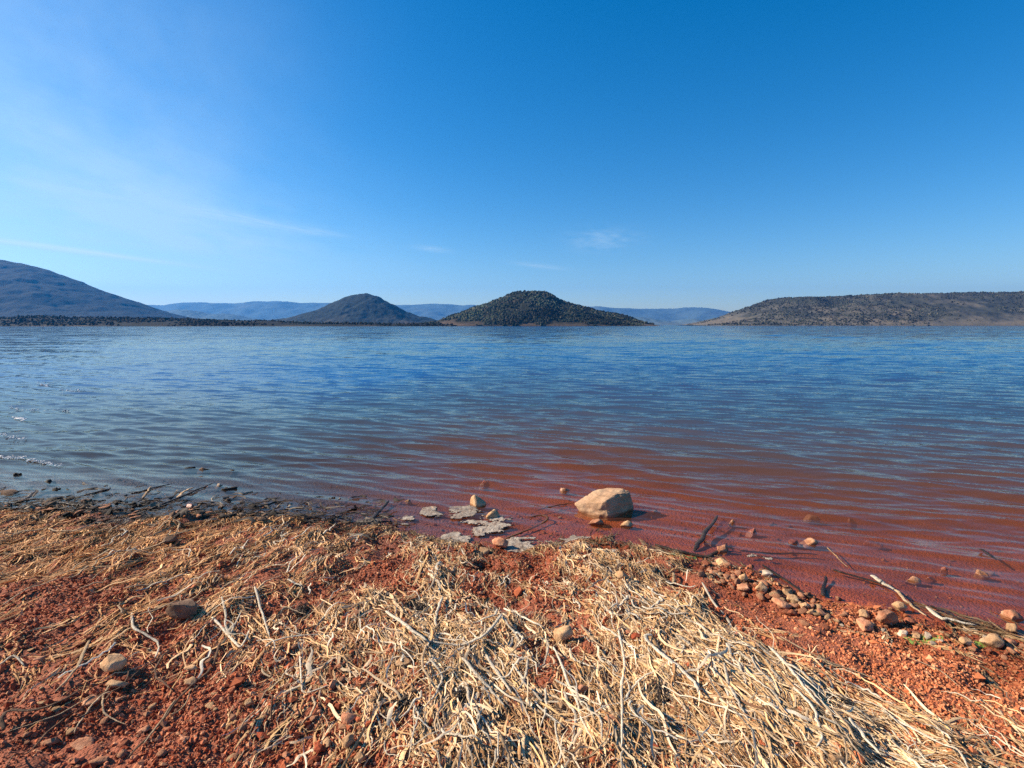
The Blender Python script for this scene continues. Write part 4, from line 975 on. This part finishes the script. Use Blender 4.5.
# ------------------------------------------------------------------ air
bm = bmesh.new(); bmesh.ops.create_cube(bm, size=1)
lo = Vector((-8950, -8950, float(Z.min()) - 1.0)); hi = Vector((8950, 8950, 640))
for v in bm.verts: v.co = Vector([lo[i] if v.co[i] < 0 else hi[i] for i in range(3)])
me = bpy.data.meshes.new('haze'); bm.to_mesh(me); bm.free()
hz = bpy.data.objects.new('haze', me); COL.objects.link(hz); tag(hz, kind='stuff')
hz['label'] = 'thin blue haze over the lake and hills'; hz['category'] = 'haze'
m = new_mat('haze'); pv = m.n('ShaderNodeVolumePrincipled')
pv.inputs['Color'].default_value = (0.04, 0.34, 1.0, 1); pv.inputs['Density'].default_value = 0.000080; pv.inputs['Anisotropy'].default_value = 0.25
o_ = m.n('ShaderNodeOutputMaterial'); m.l(pv.outputs[0], o_.inputs['Volume']); me.materials.append(m.m)

# ------------------------------------------------------------------ sky, sun
w = bpy.data.worlds.new('World'); scene.world = w; w.use_nodes = True
nt = NT.__new__(NT); nt.m = w; nt.t = w.node_tree; nt.t.nodes.clear()
sky = nt.n('ShaderNodeTexSky', sky_type='NISHITA'); sky.sun_disc = False
sky.sun_elevation = SUN_EL; sky.sun_rotation = -SUN_AZ
sky.air_density = 1.0; sky.dust_density = 0.45; sky.ozone_density = 3.0; sky.altitude = 150
hs = nt.n('ShaderNodeHueSaturation'); hs.inputs['Saturation'].default_value = 1.44; nt.l(sky.outputs[0], hs.inputs['Color'])
# cirrus: faint veil and a few streaks
D = nt.n('ShaderNodeTexCoord').outputs['Generated']
def wisp(px, py, su, sv, rot, nscale, seed, lo_, amt):
    """a wisp of cirrus round one direction of the sky"""
    x, y, z = ray(px, py); d = Vector((float(x), float(y), float(z))).normalized()
    e1 = Vector((d.y, -d.x, 0)).normalized(); e2 = e1.cross(d)
    c, s = math.cos(rot), math.sin(rot); a = e1 * c + e2 * s; b = e2 * c - e1 * s
    def dot(v):
        nd = nt.n('ShaderNodeVectorMath', operation='DOT_PRODUCT'); nt.l(D, nd.inputs[0]); nd.inputs[1].default_value = v; return nd.outputs['Value']
    u = nt.math('DIVIDE', dot(a), su); v = nt.math('DIVIDE', dot(b), sv)
    r2 = nt.math('ADD', nt.math('MULTIPLY', u, u), nt.math('MULTIPLY', v, v))
    fall = nt.math('POWER', 2.718, nt.math('MULTIPLY', r2, -1.0))
    front = nt.math('GREATER_THAN', dot(d), 0.3)
    cb = nt.n('ShaderNodeCombineXYZ'); nt.l(u, cb.inputs[0]); nt.l(v, cb.inputs[1]); cb.inputs[2].default_value = seed
    n = nt.noise(cb.outputs[0], nscale, 5, 0.6)
    k = nt.n('ShaderNodeMapRange'); nt.l(n, k.inputs[0]); k.inputs[1].default_value = lo_; k.inputs[2].default_value = 0.8
    return nt.math('MULTIPLY', nt.math('MULTIPLY', nt.math('MULTIPLY', fall, front), k.outputs[0]), amt)
ws = [wisp(60, 249, .13, .0045, -0.07, 2.0, 1, .1, .75), wisp(603, 240, .055, .018, 0.0, 1.8, 2, .35, .5), wisp(540, 266, .045, .004, -0.12, 2.0, 3, .25, .6), wisp(432, 249, .03, .005, -0.1, 2, 4, .25, .55),
      wisp(250, 220, .09, .008, -0.1, 1.8, 5, .3, .5), wisp(310, 231, .05, .005, -0.08, 1.8, 8, .3, .45), wisp(70, 190, .34, .14, -0.25, 1.5, 6, .25, .55), wisp(20, 90, .26, .26, 0.5, 1.3, 11, .2, .45), wisp(190, 235, .22, .05, -0.08, 2.2, 13, .3, .4), wisp(235, 245, .16, .05, -0.05, 1.5, 7, .25, .2), wisp(95, 194, .06, .004, -.05, 2, 9, .3, .25)]
tot = ws[0]
for q in ws[1:]: tot = nt.math('ADD', tot, q)
tot = nt.math('MINIMUM', tot, 0.62)
line = wisp(65, 249, .12, .0032, -0.08, 1.6, 21, .0, .6)
col = nt.mix(line, nt.mix(tot, hs.outputs[0], (4.3, 5.6, 6.4)), (6.4, 7.2, 7.4))
bg = nt.n('ShaderNodeBackground'); bg.inputs['Strength'].default_value = 0.078; nt.l(col, bg.inputs['Color'])
ow = nt.n('ShaderNodeOutputWorld'); nt.l(bg.outputs[0], ow.inputs['Surface'])

sl = bpy.data.lights.new('sun', 'SUN'); sl.energy = 5.0; sl.angle = math.radians(0.53); sl.color = (1.0, 0.88, 0.70)
so = bpy.data.objects.new('sun', sl); COL.objects.link(so)
to_sun = Vector((-math.sin(SUN_AZ) * math.cos(SUN_EL), math.cos(SUN_AZ) * math.cos(SUN_EL), math.sin(SUN_EL)))
so.rotation_euler = to_sun.to_track_quat('Z', 'Y').to_euler(); so.location = (-20, 5, 30)

# ------------------------------------------------------------------ camera and render
cd = bpy.data.cameras.new('camera'); cam = bpy.data.objects.new('camera', cd); COL.objects.link(cam)
cd.sensor_width = 36; cd.lens = 18; cd.clip_start = 0.05; cd.clip_end = 40000
cam.location = (0, 0, H); cam.rotation_euler = (math.pi / 2 - PITCH, 0, 0)
scene.camera = cam
vs = scene.view_settings
vs.view_transform = 'Standard'; vs.look = 'None'; vs.gamma = 1.0; vs.exposure = 1.0; vs.use_curve_mapping = False
scene.cycles.use_denoising = False
scene.cycles.max_bounces = 6; scene.cycles.diffuse_bounces = 2; scene.cycles.glossy_bounces = 2; scene.cycles.transparent_max_bounces = 8
scene.cycles.volume_bounces = 0; scene.cycles.sample_clamp_indirect = 4.0; scene.cycles.caustics_reflective = False; scene.cycles.caustics_refractive = False
